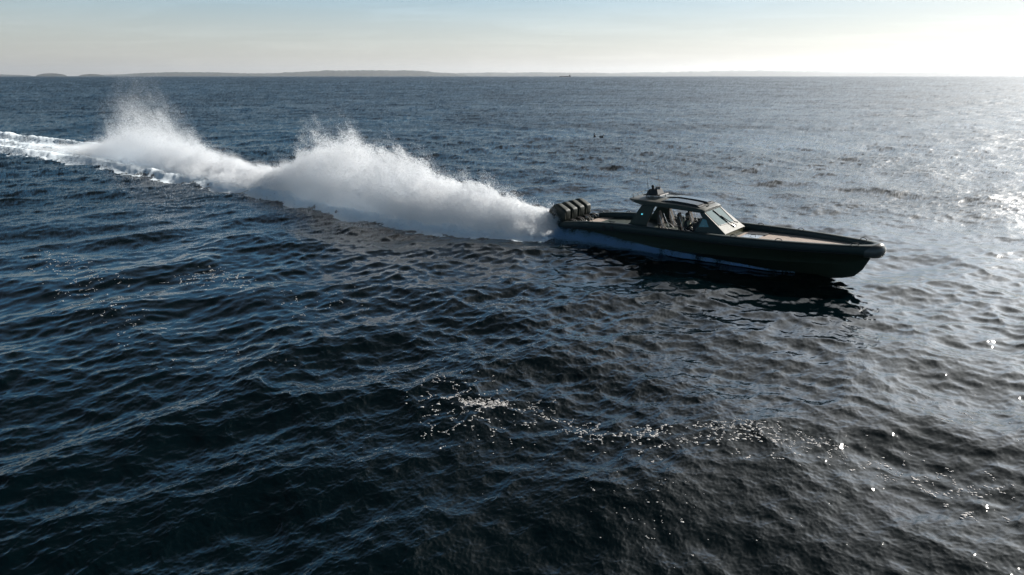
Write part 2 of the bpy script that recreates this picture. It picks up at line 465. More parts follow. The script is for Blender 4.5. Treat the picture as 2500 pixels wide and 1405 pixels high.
def water_mat():
    m = bpy.data.materials.new("sea_water")
    m.use_nodes = True
    nt = m.node_tree; N = nt.nodes; L = nt.links
    N.remove(N["Principled BSDF"]); out = N["Material Output"]
    b = N.new("ShaderNodeBsdfGlossy"); b.distribution = 'BECKMANN'
    b.inputs["Color"].default_value = (1, 1, 1, 1)
    deep = N.new("ShaderNodeBsdfDiffuse"); deep.inputs["Color"].default_value = (0.0003, 0.0030, 0.0042, 1)
    fr = N.new("ShaderNodeFresnel"); fr.inputs["IOR"].default_value = 1.33
    sea = N.new("ShaderNodeMixShader")
    L.new(fr.outputs[0], sea.inputs[0]); L.new(deep.outputs[0], sea.inputs[1]); L.new(b.outputs[0], sea.inputs[2])
    ws = N.new("ShaderNodeAttribute"); ws.attribute_name = "wslope"
    wd = N.new("ShaderNodeAttribute"); wd.attribute_name = "wdata"
    s1 = N.new("ShaderNodeSeparateXYZ"); L.new(ws.outputs["Vector"], s1.inputs[0])
    s2 = N.new("ShaderNodeSeparateXYZ"); L.new(wd.outputs["Vector"], s2.inputs[0])
    L.new(s2.outputs["X"], b.inputs["Roughness"])
    def mth(op, a, b_=None, v=0.0):
        q = N.new("ShaderNodeMath"); q.operation = op
        L.new(a, q.inputs[0])
        if b_ is not None: L.new(b_, q.inputs[1])
        else: q.inputs[1].default_value = v
        return q.outputs[0]
    # far: slope attribute as normal, near: the mesh's own normal
    cv = N.new("ShaderNodeCombineXYZ")
    L.new(mth('MULTIPLY', s1.outputs["X"], None, -1), cv.inputs[0])
    L.new(mth('MULTIPLY', s1.outputs["Y"], None, -1), cv.inputs[1])
    cv.inputs[2].default_value = 1
    nn = N.new("ShaderNodeVectorMath"); nn.operation = 'NORMALIZE'; L.new(cv.outputs[0], nn.inputs[0])
    geo = N.new("ShaderNodeNewGeometry")
    mx = N.new("ShaderNodeMix"); mx.data_type = 'VECTOR'
    L.new(s1.outputs["Z"], mx.inputs["Factor"])
    L.new(geo.outputs["Normal"], mx.inputs[4]); L.new(nn.outputs[0], mx.inputs[5])
    # capillary ripples
    tcn = N.new("ShaderNodeTexCoord")
    mp = N.new("ShaderNodeMapping"); mp.inputs["Scale"].default_value = (11, 17, 11)
    mp.inputs["Rotation"].default_value = (0, 0, 0.25)
    L.new(tcn.outputs["Object"], mp.inputs["Vector"])
    no = N.new("ShaderNodeTexNoise"); no.inputs["Scale"].default_value = 1.0; no.inputs["Detail"].default_value = 2
    L.new(mp.outputs[0], no.inputs["Vector"])
    sb = N.new("ShaderNodeVectorMath"); sb.operation = 'SUBTRACT'; L.new(no.outputs["Color"], sb.inputs[0]); sb.inputs[1].default_value = (.5, .5, .5)
    ml = N.new("ShaderNodeVectorMath"); ml.operation = 'MULTIPLY'; L.new(sb.outputs[0], ml.inputs[0]); ml.inputs[1].default_value = (0.065, 0.065, 0)
    ad = N.new("ShaderNodeVectorMath"); ad.operation = 'ADD'; L.new(mx.outputs[1], ad.inputs[0]); L.new(ml.outputs[0], ad.inputs[1])
    n2 = N.new("ShaderNodeVectorMath"); n2.operation = 'NORMALIZE'; L.new(ad.outputs[0], n2.inputs[0])
    pr = N.new("ShaderNodeBsdfPrincipled"); pr.inputs["Base Color"].default_value = (0.0003, 0.0030, 0.0042, 1)
    pr.inputs["IOR"].default_value = 1.33
    L.new(s2.outputs["X"], pr.inputs["Roughness"]); L.new(n2.outputs[0], pr.inputs["Normal"])
    sea2 = N.new("ShaderNodeMixShader")
    L.new(s1.outputs["Z"], sea2.inputs[0]); L.new(sea.outputs[0], sea2.inputs[1]); L.new(pr.outputs[0], sea2.inputs[2])
    L.new(n2.outputs[0], b.inputs["Normal"]); L.new(n2.outputs[0], fr.inputs["Normal"])
    # foam
    fm = N.new("ShaderNodeBsdfDiffuse"); fm.inputs["Color"].default_value = (0.76, 0.84, 0.90, 1)
    fn = N.new("ShaderNodeTexNoise"); fn.inputs["Scale"].default_value = 7; fn.inputs["Detail"].default_value = 6; fn.inputs["Roughness"].default_value = 0.7
    L.new(tcn.outputs["Object"], fn.inputs["Vector"])
    fa = mth('ADD', s2.outputs["Y"], mth('MULTIPLY', mth('SUBTRACT', fn.outputs["Fac"], None, 0.5), None, 1.6))
    mr = N.new("ShaderNodeMapRange"); mr.interpolation_type = 'SMOOTHSTEP'
    mr.inputs["From Min"].default_value = 0.35; mr.inputs["From Max"].default_value = 0.75
    L.new(fa, mr.inputs["Value"])
    fac = mth('MULTIPLY', mr.outputs[0], mth('MINIMUM', mth('MULTIPLY', s2.outputs["Y"], None, 6), None, 1.0))
    ms = N.new("ShaderNodeMixShader")
    L.new(fac, ms.inputs[0]); L.new(sea2.outputs[0], ms.inputs[1]); L.new(fm.outputs[0], ms.inputs[2])
    L.new(ms.outputs[0], out.inputs["Surface"])
    return m
WATER = build_water()

def wz(x, y):
    d, _, _, _ = water_field(np.atleast_1d(np.asarray(x, float)), np.atleast_1d(np.asarray(y, float)), np.full(np.size(x), 0.03))
    return d[:, 2]

def tag(o, label=None, cat=None, group=None, kind=None):
    if label: o["label"] = label
    if cat: o["category"] = cat
    if group: o["group"] = group
    if kind: o["kind"] = kind
    return o

# ------------------------------------------------------------------ hills on the horizon
def hill_mat():
    m = mat("wooded_rock", (0.022, 0.036, 0.034), 0.9, noise=0.4, nscale=0.004)
    return m
M_HILL = hill_mat()
def hill(px0, px1, hpx, dist, seed, rough=0.35, peaks=None):
    """a real ridge of land: px only sets its bearing range; height in pixels at that distance"""
    n = 160; m = 14
    b0 = math.atan((px0 - 1250) / 1667); b1 = math.atan((px1 - 1250) / 1667)
    r_ = np.random.default_rng(seed)
    u = np.linspace(0, 1, n)
    prof = np.clip(np.sin(np.pi * u), 0, 1) ** 0.45
    nz = fbm(np.c_[u * (px1 - px0) / 70., np.zeros(n), np.full(n, seed * 3.1)], 5, seed)
    prof = prof * (1 - rough + 2 * rough * (nz - .15))
    if peaks:
        prof = prof * np.interp(u, [p[0] for p in peaks], [p[1] for p in peaks])
    fine_ = 0.05 * (fbm(np.c_[u * (px1 - px0) / 6., np.zeros(n), np.zeros(n)], 3, seed + 9) - .5)
    hh = np.clip(prof + fine_, 0, None) * hpx * dist / 1667.0 * 1.0
    v = np.linspace(-1, 1, m)
    width = max(600.0, dist * 0.05)
    V = []
    for i in range(n):
        bb = b0 + (b1 - b0) * u[i]
        for j in range(m):
            d = dist / math.cos(bb) + v[j] * width
            q = max(0, 1 - v[j] ** 2) * (0.85 + 0.3 * r_.random())
            V.append((d * math.sin(bb), d * math.cos(bb), hh[i] * q - 2.0 * abs(v[j])))
    V = np.array(V)
    i, j = np.meshgrid(np.arange(n - 1), np.arange(m - 1), indexing='ij')
    a = (i * m + j).ravel()
    Fq = np.stack([a, a + 1, a + m + 1, a + m], -1)
    ob = bpy.data.objects.new("hills", np_mesh("hills", V, Fq, M_HILL))
    COL.objects.link(ob); ob["kind"] = "structure"
hill(-260, 130, 6, 30000, 1)
hill(140, 212, 6.5, 24000, 2, 0.15)
hill(240, 300, 5, 25000, 3, 0.15)
hill(318, 705, 9.5, 27000, 4, 0.25)
hill(250, 620, 6, 36000, 5)
hill(670, 1150, 13, 27000, 6, 0.22)
hill(560, 1000, 9, 38000, 7)
hill(1040, 1560, 9, 37000, 8, 0.2)
hill(1480, 2120, 10, 40000, 9, 0.2)
hill(1950, 2820, 9, 38000, 10, 0.2)
hill(1380, 2500, 12, 48000, 12, 0.2)

# ------------------------------------------------------------------ mesh builder
class MB:
    def __init__(self): self.bm = bmesh.new()
    def _add(self, verts, faces):
        vs_ = [self.bm.verts.new(v) for v in verts]
        out = []
        for f in faces:
            try: out.append(self.bm.faces.new([vs_[i] for i in f]))
            except ValueError: pass
        return vs_, out
    def box(self, x0, x1, y0, y1, z0, z1):
        self._add([(x, y, z) for x in (x0, x1) for y in (y0, y1) for z in (z0, z1)],
                  [(0, 1, 3, 2), (4, 6, 7, 5), (0, 4, 5, 1), (2, 3, 7, 6), (0, 2, 6, 4), (1, 5, 7, 3)])
        return self
    def hexa(self, P):
        """8 points: bottom 4 ccw, top 4 ccw"""
        self._add(P, [(3, 2, 1, 0), (4, 5, 6, 7), (0, 1, 5, 4), (1, 2, 6, 5), (2, 3, 7, 6), (3, 0, 4, 7)])
        return self
    def prism(self, poly, y0, y1, fy=None):
        """xz polygon swept from y0 to y1; fy(x,z,y) may shift y"""
        n = len(poly)
        g = fy or (lambda x, z, y: y)
        V = [(x, g(x, z, y0), z) for x, z in poly] + [(x, g(x, z, y1), z) for x, z in poly]
        Fs = [tuple(range(n)), tuple(range(2 * n - 1, n - 1, -1))] + [(i, n + i, n + (i + 1) % n, (i + 1) % n) for i in range(n)]
        self._add(V, Fs); return self
    def loft(self, secs, closed=True, cap=True):
        n = len(secs[0]); V = [p for s in secs for p in s]; Fs = []
        for i in range(len(secs) - 1):
            for j in range(n if closed else n - 1):
                a, b = i * n + j, i * n + (j + 1) % n
                Fs.append((a, b, b + n, a + n))
        if cap and closed:
            Fs.append(tuple(range(n))[::-1]); Fs.append(tuple((len(secs) - 1) * n + j for j in range(n)))
        self._add(V, Fs); return self
    def tube(self, pts, r, n=8, cap=True):
        pts = [Vector(p) for p in pts]
        rs = r if isinstance(r, (list, tuple)) else [r] * len(pts)
        secs = []; up = Vector((0, 0, 1))
        for i, p in enumerate(pts):
            t = (pts[min(i + 1, len(pts) - 1)] - pts[max(i - 1, 0)]).normalized()
            a = t.cross(up)
            if a.length < 0.05: a = t.cross(Vector((1, 0, 0)))
            a.normalize(); b = a.cross(t).normalized()
            secs.append([tuple(p + (a * math.cos(q) + b * math.sin(q)) * rs[i]) for q in [2 * math.pi * k / n for k in range(n)]])
        return self.loft(secs, True, cap)
    def ball(self, c, r, sx=1, sy=1, sz=1, n=14, m=9):
        secs = []
        for i in range(m + 1):
            ph = -math.pi / 2 + math.pi * i / m
            cr_ = max(math.cos(ph), 0.02)
            secs.append([(c[0] + r * sx * cr_ * math.cos(2 * math.pi * k / n), c[1] + r * sy * cr_ * math.sin(2 * math.pi * k / n), c[2] + r * sz * math.sin(ph)) for k in range(n)])
        return self.loft(secs, True, True)
    def build(self, name, material, parent=None, bevel=0.0, smooth=False, segs=2):
        bm = self.bm
        bmesh.ops.recalc_face_normals(bm, faces=bm.faces)
        if bevel > 0:
            es = [e for e in bm.edges if len(e.link_faces) == 2 and e.calc_face_angle(0) > 0.45]
            bmesh.ops.bevel(bm, geom=es, offset=bevel, segments=segs, affect='EDGES', profile=0.6, clamp_overlap=True)
        for f in bm.faces: f.smooth = smooth
        me = bpy.data.meshes.new(name)
        bm.to_mesh(me); bm.free()
        if smooth:
            me.set_sharp_from_angle(angle=math.radians(38))
        me.materials.append(material)
        o = bpy.data.objects.new(name, me); COL.objects.link(o)
        if parent is not None: o.parent = parent
        return o

def empty(name, loc=(0, 0, 0)):
    o = bpy.data.objects.new(name, None); COL.objects.link(o); o.location = loc; return o

# ------------------------------------------------------------------ patrol boat
boat = empty("patrol_boat")
boat.matrix_world = BOAT_M
tag(boat, "long dark green military speedboat with open cabin and four outboard motors racing across the sea", "boat")

CX = [-4.05, -3.6, -2.5, -0.5, 3.0, 5.0, 6.0, 7.0, 7.9, 8.8, 9.6, 10.3, 10.8, 11.15, 11.36, 11.46]
CY = [1.30, 1.34, 1.40, 1.45, 1.48, 1.47, 1.42, 1.34, 1.22, 1.06, 0.88, 0.69, 0.53, 0.38, 0.22, 0.0]
CR = [0.15, 0.17, 0.185, 0.195, 0.20, 0.20, 0.20, 0.195, 0.19, 0.185, 0.18, 0.18, 0.20, 0.225, 0.245, 0.26]
CZ = [0.46, 0.57, 0.69, 0.80, 0.81, 0.81, 0.81, 0.815, 0.82, 0.825, 0.83, 0.83, 0.815, 0.795, 0.785, 0.78]
def cyat(x): return float(np.interp(x, CX, CY))
def czat(x): return float(np.interp(x, CX, CZ))
def crat(x): return float(np.interp(x, CX, CR))
# collar: one continuous foam fender round the gunwale
xs = []
for a, b in zip(CX[:-1], CX[1:]):
    k = 4 if b - a > 0.8 else 2
    xs += [a + (b - a) * i / k for i in range(k)]
pts = []
for x in xs: pts.append((x, -cyat(x), czat(x), crat(x)))
pts.append((CX[-1], 0, CZ[-1], CR[-1]))
for x in reversed(xs): pts.append((x, cyat(x), czat(x), crat(x)))
P3 = [Vector(p[:3]) for p in pts]
for _ in range(2):
    P3 = [P3[0]] + [P3[i - 1] * .2 + P3[i] * .6 + P3[i + 1] * .2 for i in range(1, len(P3) - 1)] + [P3[-1]]
secs = []
for i, p in enumerate(P3):
    t = (P3[min(i + 1, len(P3) - 1)] - P3[max(i - 1, 0)]).normalized()
    a = t.cross(Vector((0, 0, 1))).normalized(); b = a.cross(t).normalized()
    r = pts[i][3]
    ring = []
    for k in range(20):
        q = 2 * math.pi * k / 20
        cq, sq = math.cos(q), math.sin(q)
        e = 0.72
        ring.append(tuple(p + a * (r * 0.92 * math.copysign(abs(cq) ** e, cq)) + b * (r * math.copysign(abs(sq) ** e, sq))))
    secs.append(ring)
MB().loft(secs).build("collar", M_COLLAR, boat, smooth=True)
# thick rounded fender over the stem
nose = []
for a_ in np.linspace(-80, 80, 15):
    aa = math.radians(a_)
    nose.append((10.98 + 0.50 * math.cos(aa), 0.42 * math.sin(aa), 0.755))
secs = []
NP = [Vector(p) for p in nose]
for i, p in enumerate(NP):
    t = (NP[min(i + 1, 14)] - NP[max(i - 1, 0)]).normalized()
    a = t.cross(Vector((0, 0, 1))).normalized()
    f = 1 - 0.26 * abs(i - 7) / 7
    secs.append([tuple(p + a * (0.27 * f * math.cos(q)) + Vector((0, 0, 1)) * (0.32 * f * math.sin(q))) for q in [2 * math.pi * k / 22 for k in range(22)]])
o = MB().loft(secs).build("bow_fender", mat("bow_fender_foam", (0.085, 0.088, 0.08), 0.32, noise=0.1), boat, smooth=True)
o["label"] = "pale grey rounded bow fender"

# hull
HXs = np.array([-3.95, -3.0, -1.5, 0, 2, 4, 6, 7.5, 8.6, 9.5, 10.2, 10.65, 10.95, 11.2])
keel_z = np.interp(HXs, [-4, 8, 9.1, 9.8, 10.3, 10.7, 10.95, 11.2], [-0.88, -0.84, -0.77, -0.68, -0.58, -0.44, -0.14, 0.36])
chine_y = np.interp(HXs, [-4, 0, 4, 6, 7.5, 8.6, 9.5, 10.2, 10.65, 10.95, 11.2], [1.26, 1.32, 1.30, 1.18, 0.96, 0.70, 0.44, 0.24, 0.12, 0.05, 0.02])
chine_z = np.interp(HXs, [-4, 0, 4, 6, 8, 9.5, 10.2, 10.65, 10.95, 11.2], [-0.02, 0.0, 0.03, 0.05, 0.08, 0.10, 0.12, 0.18, 0.28, 0.42])
secs = []
for x, kz, cyy, czz in zip(HXs, keel_z, chine_y, chine_z):
    sy = max(cyat(x) * (0.99 if x < 9 else 0.9), 0.03); sz = czat(x) - 0.10
    if x > 10.9: sy *= 0.6
    fl = cyy + 0.05 * min(1, sy)
    half = [(0.0, kz), (0.012, kz), (cyy * 0.36, kz + (czz - kz) * 0.34), (cyy * 0.38, kz + (czz - kz) * 0.30), (cyy * 0.68, kz + (czz - kz) * 0.64), (cyy * 0.70, kz + (czz - kz) * 0.60),
            (cyy, czz - 0.05), (fl, czz - 0.045), (fl + 0.005, czz), (fl * .6 + sy * .4, czz * 0.55 + sz * 0.45 - 0.02), (sy, sz - 0.14), (sy + .015, sz - .10), (sy, sz)]
    ring = [(x, -y, z) for y, z in half] + [(x, y, z) for y, z in half[::-1]]
    secs.append(ring[1:-1] if False else ring)
MB().loft(secs).build("hull", M_HULL, boat, smooth=True)
# bow apron below the nose fender
# rubbing strakes and step panel lines on both topsides
for sgn in (-1, 1):
    mb = MB()
    mb.tube([(x, sgn * (cyat(x) + 0.165 * (1 if x < 9.5 else .9)), czat(x) - 0.175) for x in np.linspace(-3.9, 10.6, 40)], 0.028, 6)
    mb.build("rubbing_strake", M_DARK, boat, smooth=True)
    mb = MB()
    mb.tube([(x, sgn * (np.interp(x, HXs, chine_y) + 0.062), 0.14 + 0.004 * max(0, x)) for x in np.linspace(-3.9, 8.6, 34)], 0.022, 6)
    mb.build("spray_rail", M_CABIN, boat, smooth=True)
    for xp in ((-0.91), (-0.42)):
        y = sgn * (cyat(xp) + 0.19)
        MB().box(xp - 0.085, xp + 0.085, y - 0.012, y + 0.014, 0.60, 0.86).build("step_pad", M_DARK, boat, bevel=0.008)

# decks
def deckstrip(x0, x1, z0, z1, inset, n=24, th=0.05):
    L_, R_, LB, RB = [], [], [], []
    secs_ = []
    for i in range(n + 1):
        x = x0 + (x1 - x0) * i / n; z = z0 + (z1 - z0) * i / n
        y = max(cyat(x) - inset, 0.03)
        secs_.append([(x, -y, z - th), (x, y, z - th), (x, y, z), (x, -y, z)])
    return MB().loft(secs_)
deckstrip(5.0, 11.05, 0.70, 0.82, 0.12).build("foredeck", M_TEAK, boat)
deckstrip(-3.05, 0.9, 0.57, 0.66, 0.14).build("aft_deck", M_TEAK, boat)
deckstrip(0.9, 4.96, 0.10, 0.10, 0.30).build("cockpit_sole", M_SEATDARK, boat)
mb = MB(); mb.box(0.86, 0.91, -1.22, 1.22, 0.10, 0.58); mb.build("aft_bulkhead", M_CABIN, boat)
mb = MB(); mb.box(4.96, 5.02, -1.18, 1.18, 0.10, 0.61); mb.build("fore_bulkhead", M_CABIN, boat)
for s_ in (-1, 1):
    mb = MB(); mb.prism([(0.95, 0.10), (0.95, 0.80), (5.2, 0.82), (5.2, 0.62), (4.9, 0.10)], s_ * 1.02, s_ * 1.20); mb.build("side_deck", M_CABIN, boat, bevel=0.02)
# transom and motor well
mb = MB(); mb.box(-3.9, -3.75, -1.22, 1.22, -0.75, 0.42); mb.box(-3.75, -3.05, -1.22, 1.22, 0.15, 0.24); mb.box(-3.12, -3.05, -1.22, 1.22, 0.24, 0.50)
mb.build("transom", M_HULL, boat)
# hoses, clamps and fittings in the motor well
for k in range(4):
    yk = -0.93 + 0.62 * k
    mb = MB()
    for q in range(2):
        yo = yk + (q - .5) * 0.16
        mb.tube([(-3.72, yo, 0.62), (-3.55, yo, 0.80), (-3.34, yo + .05, 0.72), (-3.18, yo + .09, 0.50), (-3.06, yo + .1, 0.40)], 0.028, 6)
    mb.build("rigging_hose", M_DARK, boat, smooth=True)
    MB().box(-3.60, -3.36, yk - 0.10, yk - 0.04, 0.60, 0.66).build("hose_clamp", M_METAL, boat, bevel=0.01)
for y in (-0.62, 0.0, 0.62):
    mb = MB(); mb.ball((-3.30, y, 0.56), 0.07, sz=.6); mb.build("filler_cap", M_METAL, boat, smooth=True)
mb = MB(); mb.box(-3.45, -3.25, 1.06, 1.20, 0.56, 0.76); mb.build("battery_box", mat("white_box", (0.45, 0.45, 0.43), 0.5), boat, bevel=0.015)

# outboard motors
def taper(x, z, y, yc):
    f = float(np.interp(z, [0.6, 1.1, 1.5], [0.86, 1.0, 0.66])) * float(np.interp(x, [-5.0, -4.6, -3.9, -3.6], [0.74, 0.98, 1.0, 0.86]))
    return yc + (y - yc) * f
def make_motor(yc):
    poly = [(-4.86, 0.62), (-5.02, 1.00), (-4.96, 1.24), (-4.60, 1.54), (-4.34, 1.59), (-3.72, 1.26), (-3.78, 0.78), (-3.88, 0.62)]
    secs_ = []
    W_ = [(-0.26, 0.90), (-0.275, 0.96), (-0.24, 0.995), (0, 1.0), (0.24, 0.995), (0.275, 0.96), (0.26, 0.90)]
    mb = MB()
    mb.prism(poly, yc - 0.295, yc + 0.295, lambda x, z, y: taper(x, z, y, yc))
    c = mb.build("outboard_motor", M_COWL, boat, bevel=0.13, smooth=True, segs=5)
    mb = MB(); mb.prism([(-5.08, 0.66), (-5.04, 0.58), (-3.92, 0.58), (-3.82, 0.66)], yc - 0.22, yc + 0.22); mb.build("cowling_lip", M_DARK, c, bevel=0.01)
    mb = MB()
    mb.loft([[(-4.80, yc - .13, .6), (-4.80, yc + .13, .6), (-4.1, yc + .15, .6), (-4.1, yc - .15, .6)],
             [(-4.74, yc - .11, 0.1), (-4.74, yc + .11, 0.1), (-4.2, yc + .12, 0.1), (-4.2, yc - .12, 0.1)],
             [(-4.66, yc - .06, -0.6), (-4.66, yc + .06, -0.6), (-4.3, yc + .06, -0.6), (-4.3, yc - .06, -0.6)],
             [(-4.6, yc - .03, -1.3), (-4.6, yc + .03, -1.3), (-4.4, yc + .03, -1.3), (-4.4, yc - .03, -1.3)]])
    mb.box(-4.95, -4.2, yc - .14, yc + .14, -.62, -.59)
    mb.build("drive_leg", M_COWL, c, bevel=0.01)
    mb = MB(); mb.box(-4.2, -3.85, yc - 0.13, yc + 0.13, -0.1, 0.52); mb.build("mount_bracket", M_BLACKMETAL, c, bevel=0.02)
    mb = MB(); mb.tube([(-5.1, yc, -.95), (-4.45, yc, -.95)], [.05, .09], 10)
    for k in range(4):
        a_ = k * math.pi / 2
        ca, sa = math.cos(a_), math.sin(a_)
        mb.hexa([(-4.98, yc + ca * .06 - sa * .03, -.95 + sa * .06 + ca * .03), (-4.9, yc + ca * .06 + sa * .03, -.95 + sa * .06 - ca * .03), (-4.9, yc + ca * .2 + sa * .06, -.95 + sa * .2 - ca * .06), (-5.0, yc + ca * .2 - sa * .06, -.95 + sa * .2 + ca * .06),
                 (-4.97, yc + ca * .06 - sa * .03, -.95 + sa * .06 + ca * .03), (-4.89, yc + ca * .06 + sa * .03, -.95 + sa * .06 - ca * .03), (-4.89, yc + ca * .2 + sa * .06, -.95 + sa * .2 - ca * .06), (-4.99, yc + ca * .2 - sa * .06, -.95 + sa * .2 + ca * .06)])
    mb.build("propeller", M_METAL, c)
    # pale pinstripe line down the front edge of the cowling
    mb = MB(); mb.box(-3.785, -3.765, yc - 0.235, yc - 0.20, 0.80, 1.16); mb.build("cowling_trim", mat("trim_paint", (0.10, 0.10, 0.075), 0.3) if "trim_paint" not in bpy.data.materials else bpy.data.materials["trim_paint"], c)
    return c
for yk in (-0.93, -0.31, 0.31, 0.93): make_motor(yk)

# grab handles on the collar
def handle(x, sgn, L_=0.26):
    y = sgn * cyat(x); z = czat(x) + crat(x) - 0.012
    sl = sgn * (cyat(x + .13) - cyat(x - .13)) / .26
    p = [(-.5, 0), (-.46, .04), (-.3, .075), (0, .085), (.3, .075), (.46, .04), (.5, 0)]
    mb = MB(); mb.tube([(x + a * L_, y + a * L_ * sl, z + h) for a, h in p], 0.017, 6)
    mb.build("grab_handle", M_DARK, boat, smooth=True)
for x in (-1.88, 5.95, 7.89, 10.73): handle(x, -1)
for x in (-3.19, -1.45, 5.95, 7.9, 10.73): handle(x, 1)
mb = MB(); mb.tube([(-.62, -1.42, .94), (-.62, -1.42, 1.02)], .02, 6); mb.tube([(-.48, -1.42, .94), (-.48, -1.42, 1.02)], .02, 6); mb.tube([(-.74, -1.42, 1.02), (-.36, -1.42, 1.03)], .022, 6)
mb.build("mooring_cleat", M_BLACKMETAL, boat, smooth=True)
mb = MB(); mb.tube([(-2.4, 1.40, 0.93), (-2.1, 1.38, 1.02), (-1.8, 1.38, 1.07), (-1.5, 1.4, 1.1), (-1.42, 1.42, 1.05)], .012, 5); mb.build("rope", M_DARK, boat, smooth=True)

# foredeck hatch: pale lid, sky reflection painted in, beside a dark one, with handles
mb = MB(); mb.prism([(5.72, .68), (5.72, .735), (6.55, .755), (6.55, .70)], -0.45, 0.34); h = mb.build("deck_hatch", mat("hatch_pale_sky", (0.42, 0.46, 0.50), 0.22), boat, bevel=0.008)
MB().tube([(6.12, -.02, .74), (6.12, -.02, .82), (6.34, -.02, .83), (6.34, -.02, .75)], .014, 6).build("hatch_handle", M_DARK, h, smooth=True)
for q in (5.78, 5.90): MB().box(q, q + .05, .16, .24, .736, .75).build("hatch_latch", M_METAL, h)
mb = MB(); mb.prism([(5.70, .68), (5.70, .745), (6.62, .77), (6.62, .705)], 0.37, 0.86); mb.build("deck_hatch", M_DARK, boat, bevel=0.008)

# cabin: roof with drooping nose
RX = [0.12, 0.5, 0.95, 1.6, 2.4, 3.2, 3.8, 4.10, 4.22]
RT = [2.18, 2.18, 2.17, 2.15, 2.12, 2.07, 2.01, 1.96, 1.90]
RB = [2.12, 2.02, 1.93, 1.92, 1.90, 1.86, 1.81, 1.80, 1.80]
RW = [0.86, 0.98, 1.02, 1.03, 1.03, 1.01, 0.96, 0.88, 0.82]
secs = []
for x, zt, zb, w in zip(RX, RT, RB, RW):
    secs.append([(x, -w + .04, zb), (x, -w, zb + .03), (x, -w + .02, zt - .02), (x, -w + .07, zt + .005), (x, -w * .55, zt + .028), (x, 0, zt + .036), (x, w * .55, zt + .028), (x, w - .07, zt + .005), (x, w - .02, zt - .02), (x, w, zb + .03), (x, w - .04, zb)])
roof = MB().loft(secs).build("roof", M_ROOF, boat, smooth=True)
# painted dark fascia band along each side of the roof, proud of it
for s_ in (-1, 1):
    sc_ = []
    for x, zt, zb, w in zip(RX, RT, RB, RW):
        sc_.append([(x, s_ * (w - .045), zb - .012), (x, s_ * (w + .012), zb + .025), (x, s_ * (w - .006), zt - .012), (x, s_ * (w - .06), zt - .02)])
    MB().loft(sc_).build("roof_fascia", M_CABIN, roof, smooth=False)
def roofz(x, y):
    zt = float(np.interp(x, RX, RT)); w = float(np.interp(x, RX, RW))
    return zt + float(np.interp(abs(y), [0, w * .55, w - .07], [.036, .028, .005]))
def skylight(y0, y1, x0, x1):
    secs_ = []
    for x in np.linspace(x0, x1, 9):
        f = min(1, (x - x0) / 0.55) * min(1, (x1 + .02 - x) / 0.14)
        h_ = 0.02 + 0.075 * max(f, 0)
        secs_.append([(x, y0, roofz(x, y0) - .03), (x, y0 + .015, roofz(x, y0) + h_), (x, y1 - .015, roofz(x, y1) + h_), (x, y1, roofz(x, y1) - .03)])
    fr = MB().loft(secs_).build("skylight", M_DARK, roof)
    g = []
    for x in np.linspace(x0 + .1, x1 - .1, 9):
        f = min(1, (x - x0) / 0.55) * min(1, (x1 + .02 - x) / 0.14); h_ = 0.02 + 0.075 * max(f, 0)
        g.append([(x, y0 + .03, roofz(x, y0) + h_), (x, y0 + .03, roofz(x, y0) + h_ + .012), (x, y1 - .03, roofz(x, y1) + h_ + .012), (x, y1 - .03, roofz(x, y1) + h_)])
    MB().loft(g).build("skylight_pane", M_SKYL, fr)
skylight(-0.80, -0.20, 1.9, 3.95)
skylight(0.10, 0.70, 1.7, 3.95)
MB().box(4.02, 4.10, -.30, -.16, 2.0, 2.04).build("roof_fitting", M_DARK, roof)
# aft roof rail
mb = MB()
P = [(0.22, -0.62, 2.19), (0.16, -0.60, 2.36), (0.16, 0.5, 2.38), (0.22, 0.62, 2.36), (0.30, 0.66, 2.22)]
mb.tube(P, 0.016, 6)
for y in (-0.2, 0.2): mb.tube([(0.16, y, 2.37), (0.22, y, 2.22)], 0.014, 6)
mb.build("roof_rail", M_BLACKMETAL, roof, smooth=True)
# instrument pod with searchlight and horn
zp = 2.33
mb = MB()
mb.hexa([(0.62, -.42, zp - .03), (1.62, -.42, zp), (1.62, .42, zp), (0.62, .42, zp - .03), (0.66, -.40, zp + .02), (1.58, -.40, zp + .04), (1.58, .40, zp + .04), (0.66, .40, zp + .02)])
mb.hexa([(0.72, -.30, zp + .01), (1.42, -.30, zp + .03), (1.42, .30, zp + .03), (0.72, .30, zp + .01), (0.88, -.22, zp + .27), (1.32, -.22, zp + .27), (1.32, .22, zp + .27), (0.88, .22, zp + .27)])
for x, y in ((.78, -.3), (1.48, -.3), (.78, .3), (1.48, .3)): mb.tube([(x, y, zp + .01), (x, y, 2.16)], .022, 6)
pod = mb.build("instrument_pod", M_DARK, roof, bevel=0.012)
mb = MB(); mb.tube([(1.02, -.12, zp + .27), (1.02, -.12, zp + .36)], .055, 10); mb.ball((1.02, -.12, zp + .40), .075); mb.build("searchlight", M_DARK, pod, smooth=True)
mb = MB(); mb.tube([(1.22, .04, zp + .27), (1.22, .04, zp + .30)], .13, 14); mb.tube([(1.22, .04, zp + .34), (1.22, .04, zp + .37)], .14, 14); mb.build("radar_dome", M_DARK, pod, smooth=True)
mb = MB(); mb.tube([(1.22, .04, zp + .295), (1.22, .04, zp + .345)], .125, 14); mb.build("dome_band", mat("pale_band", (0.6, 0.55, 0.52), 0.3), pod, smooth=True)
MB().tube([(0.90, -.30, 2.2), (0.80, -.27, 3.0), (0.66, -.2, 3.72)], [.013, .010, .008], 5).build("antenna", mat("antenna_grey", (0.12, 0.12, 0.11), 0.5), roof)
MB().tube([(1.24, .30, 2.2), (1.13, .25, 3.0), (1.02, .2, 3.84)], [.013, .010, .008], 5).build("antenna", bpy.data.materials["antenna_grey"], roof)

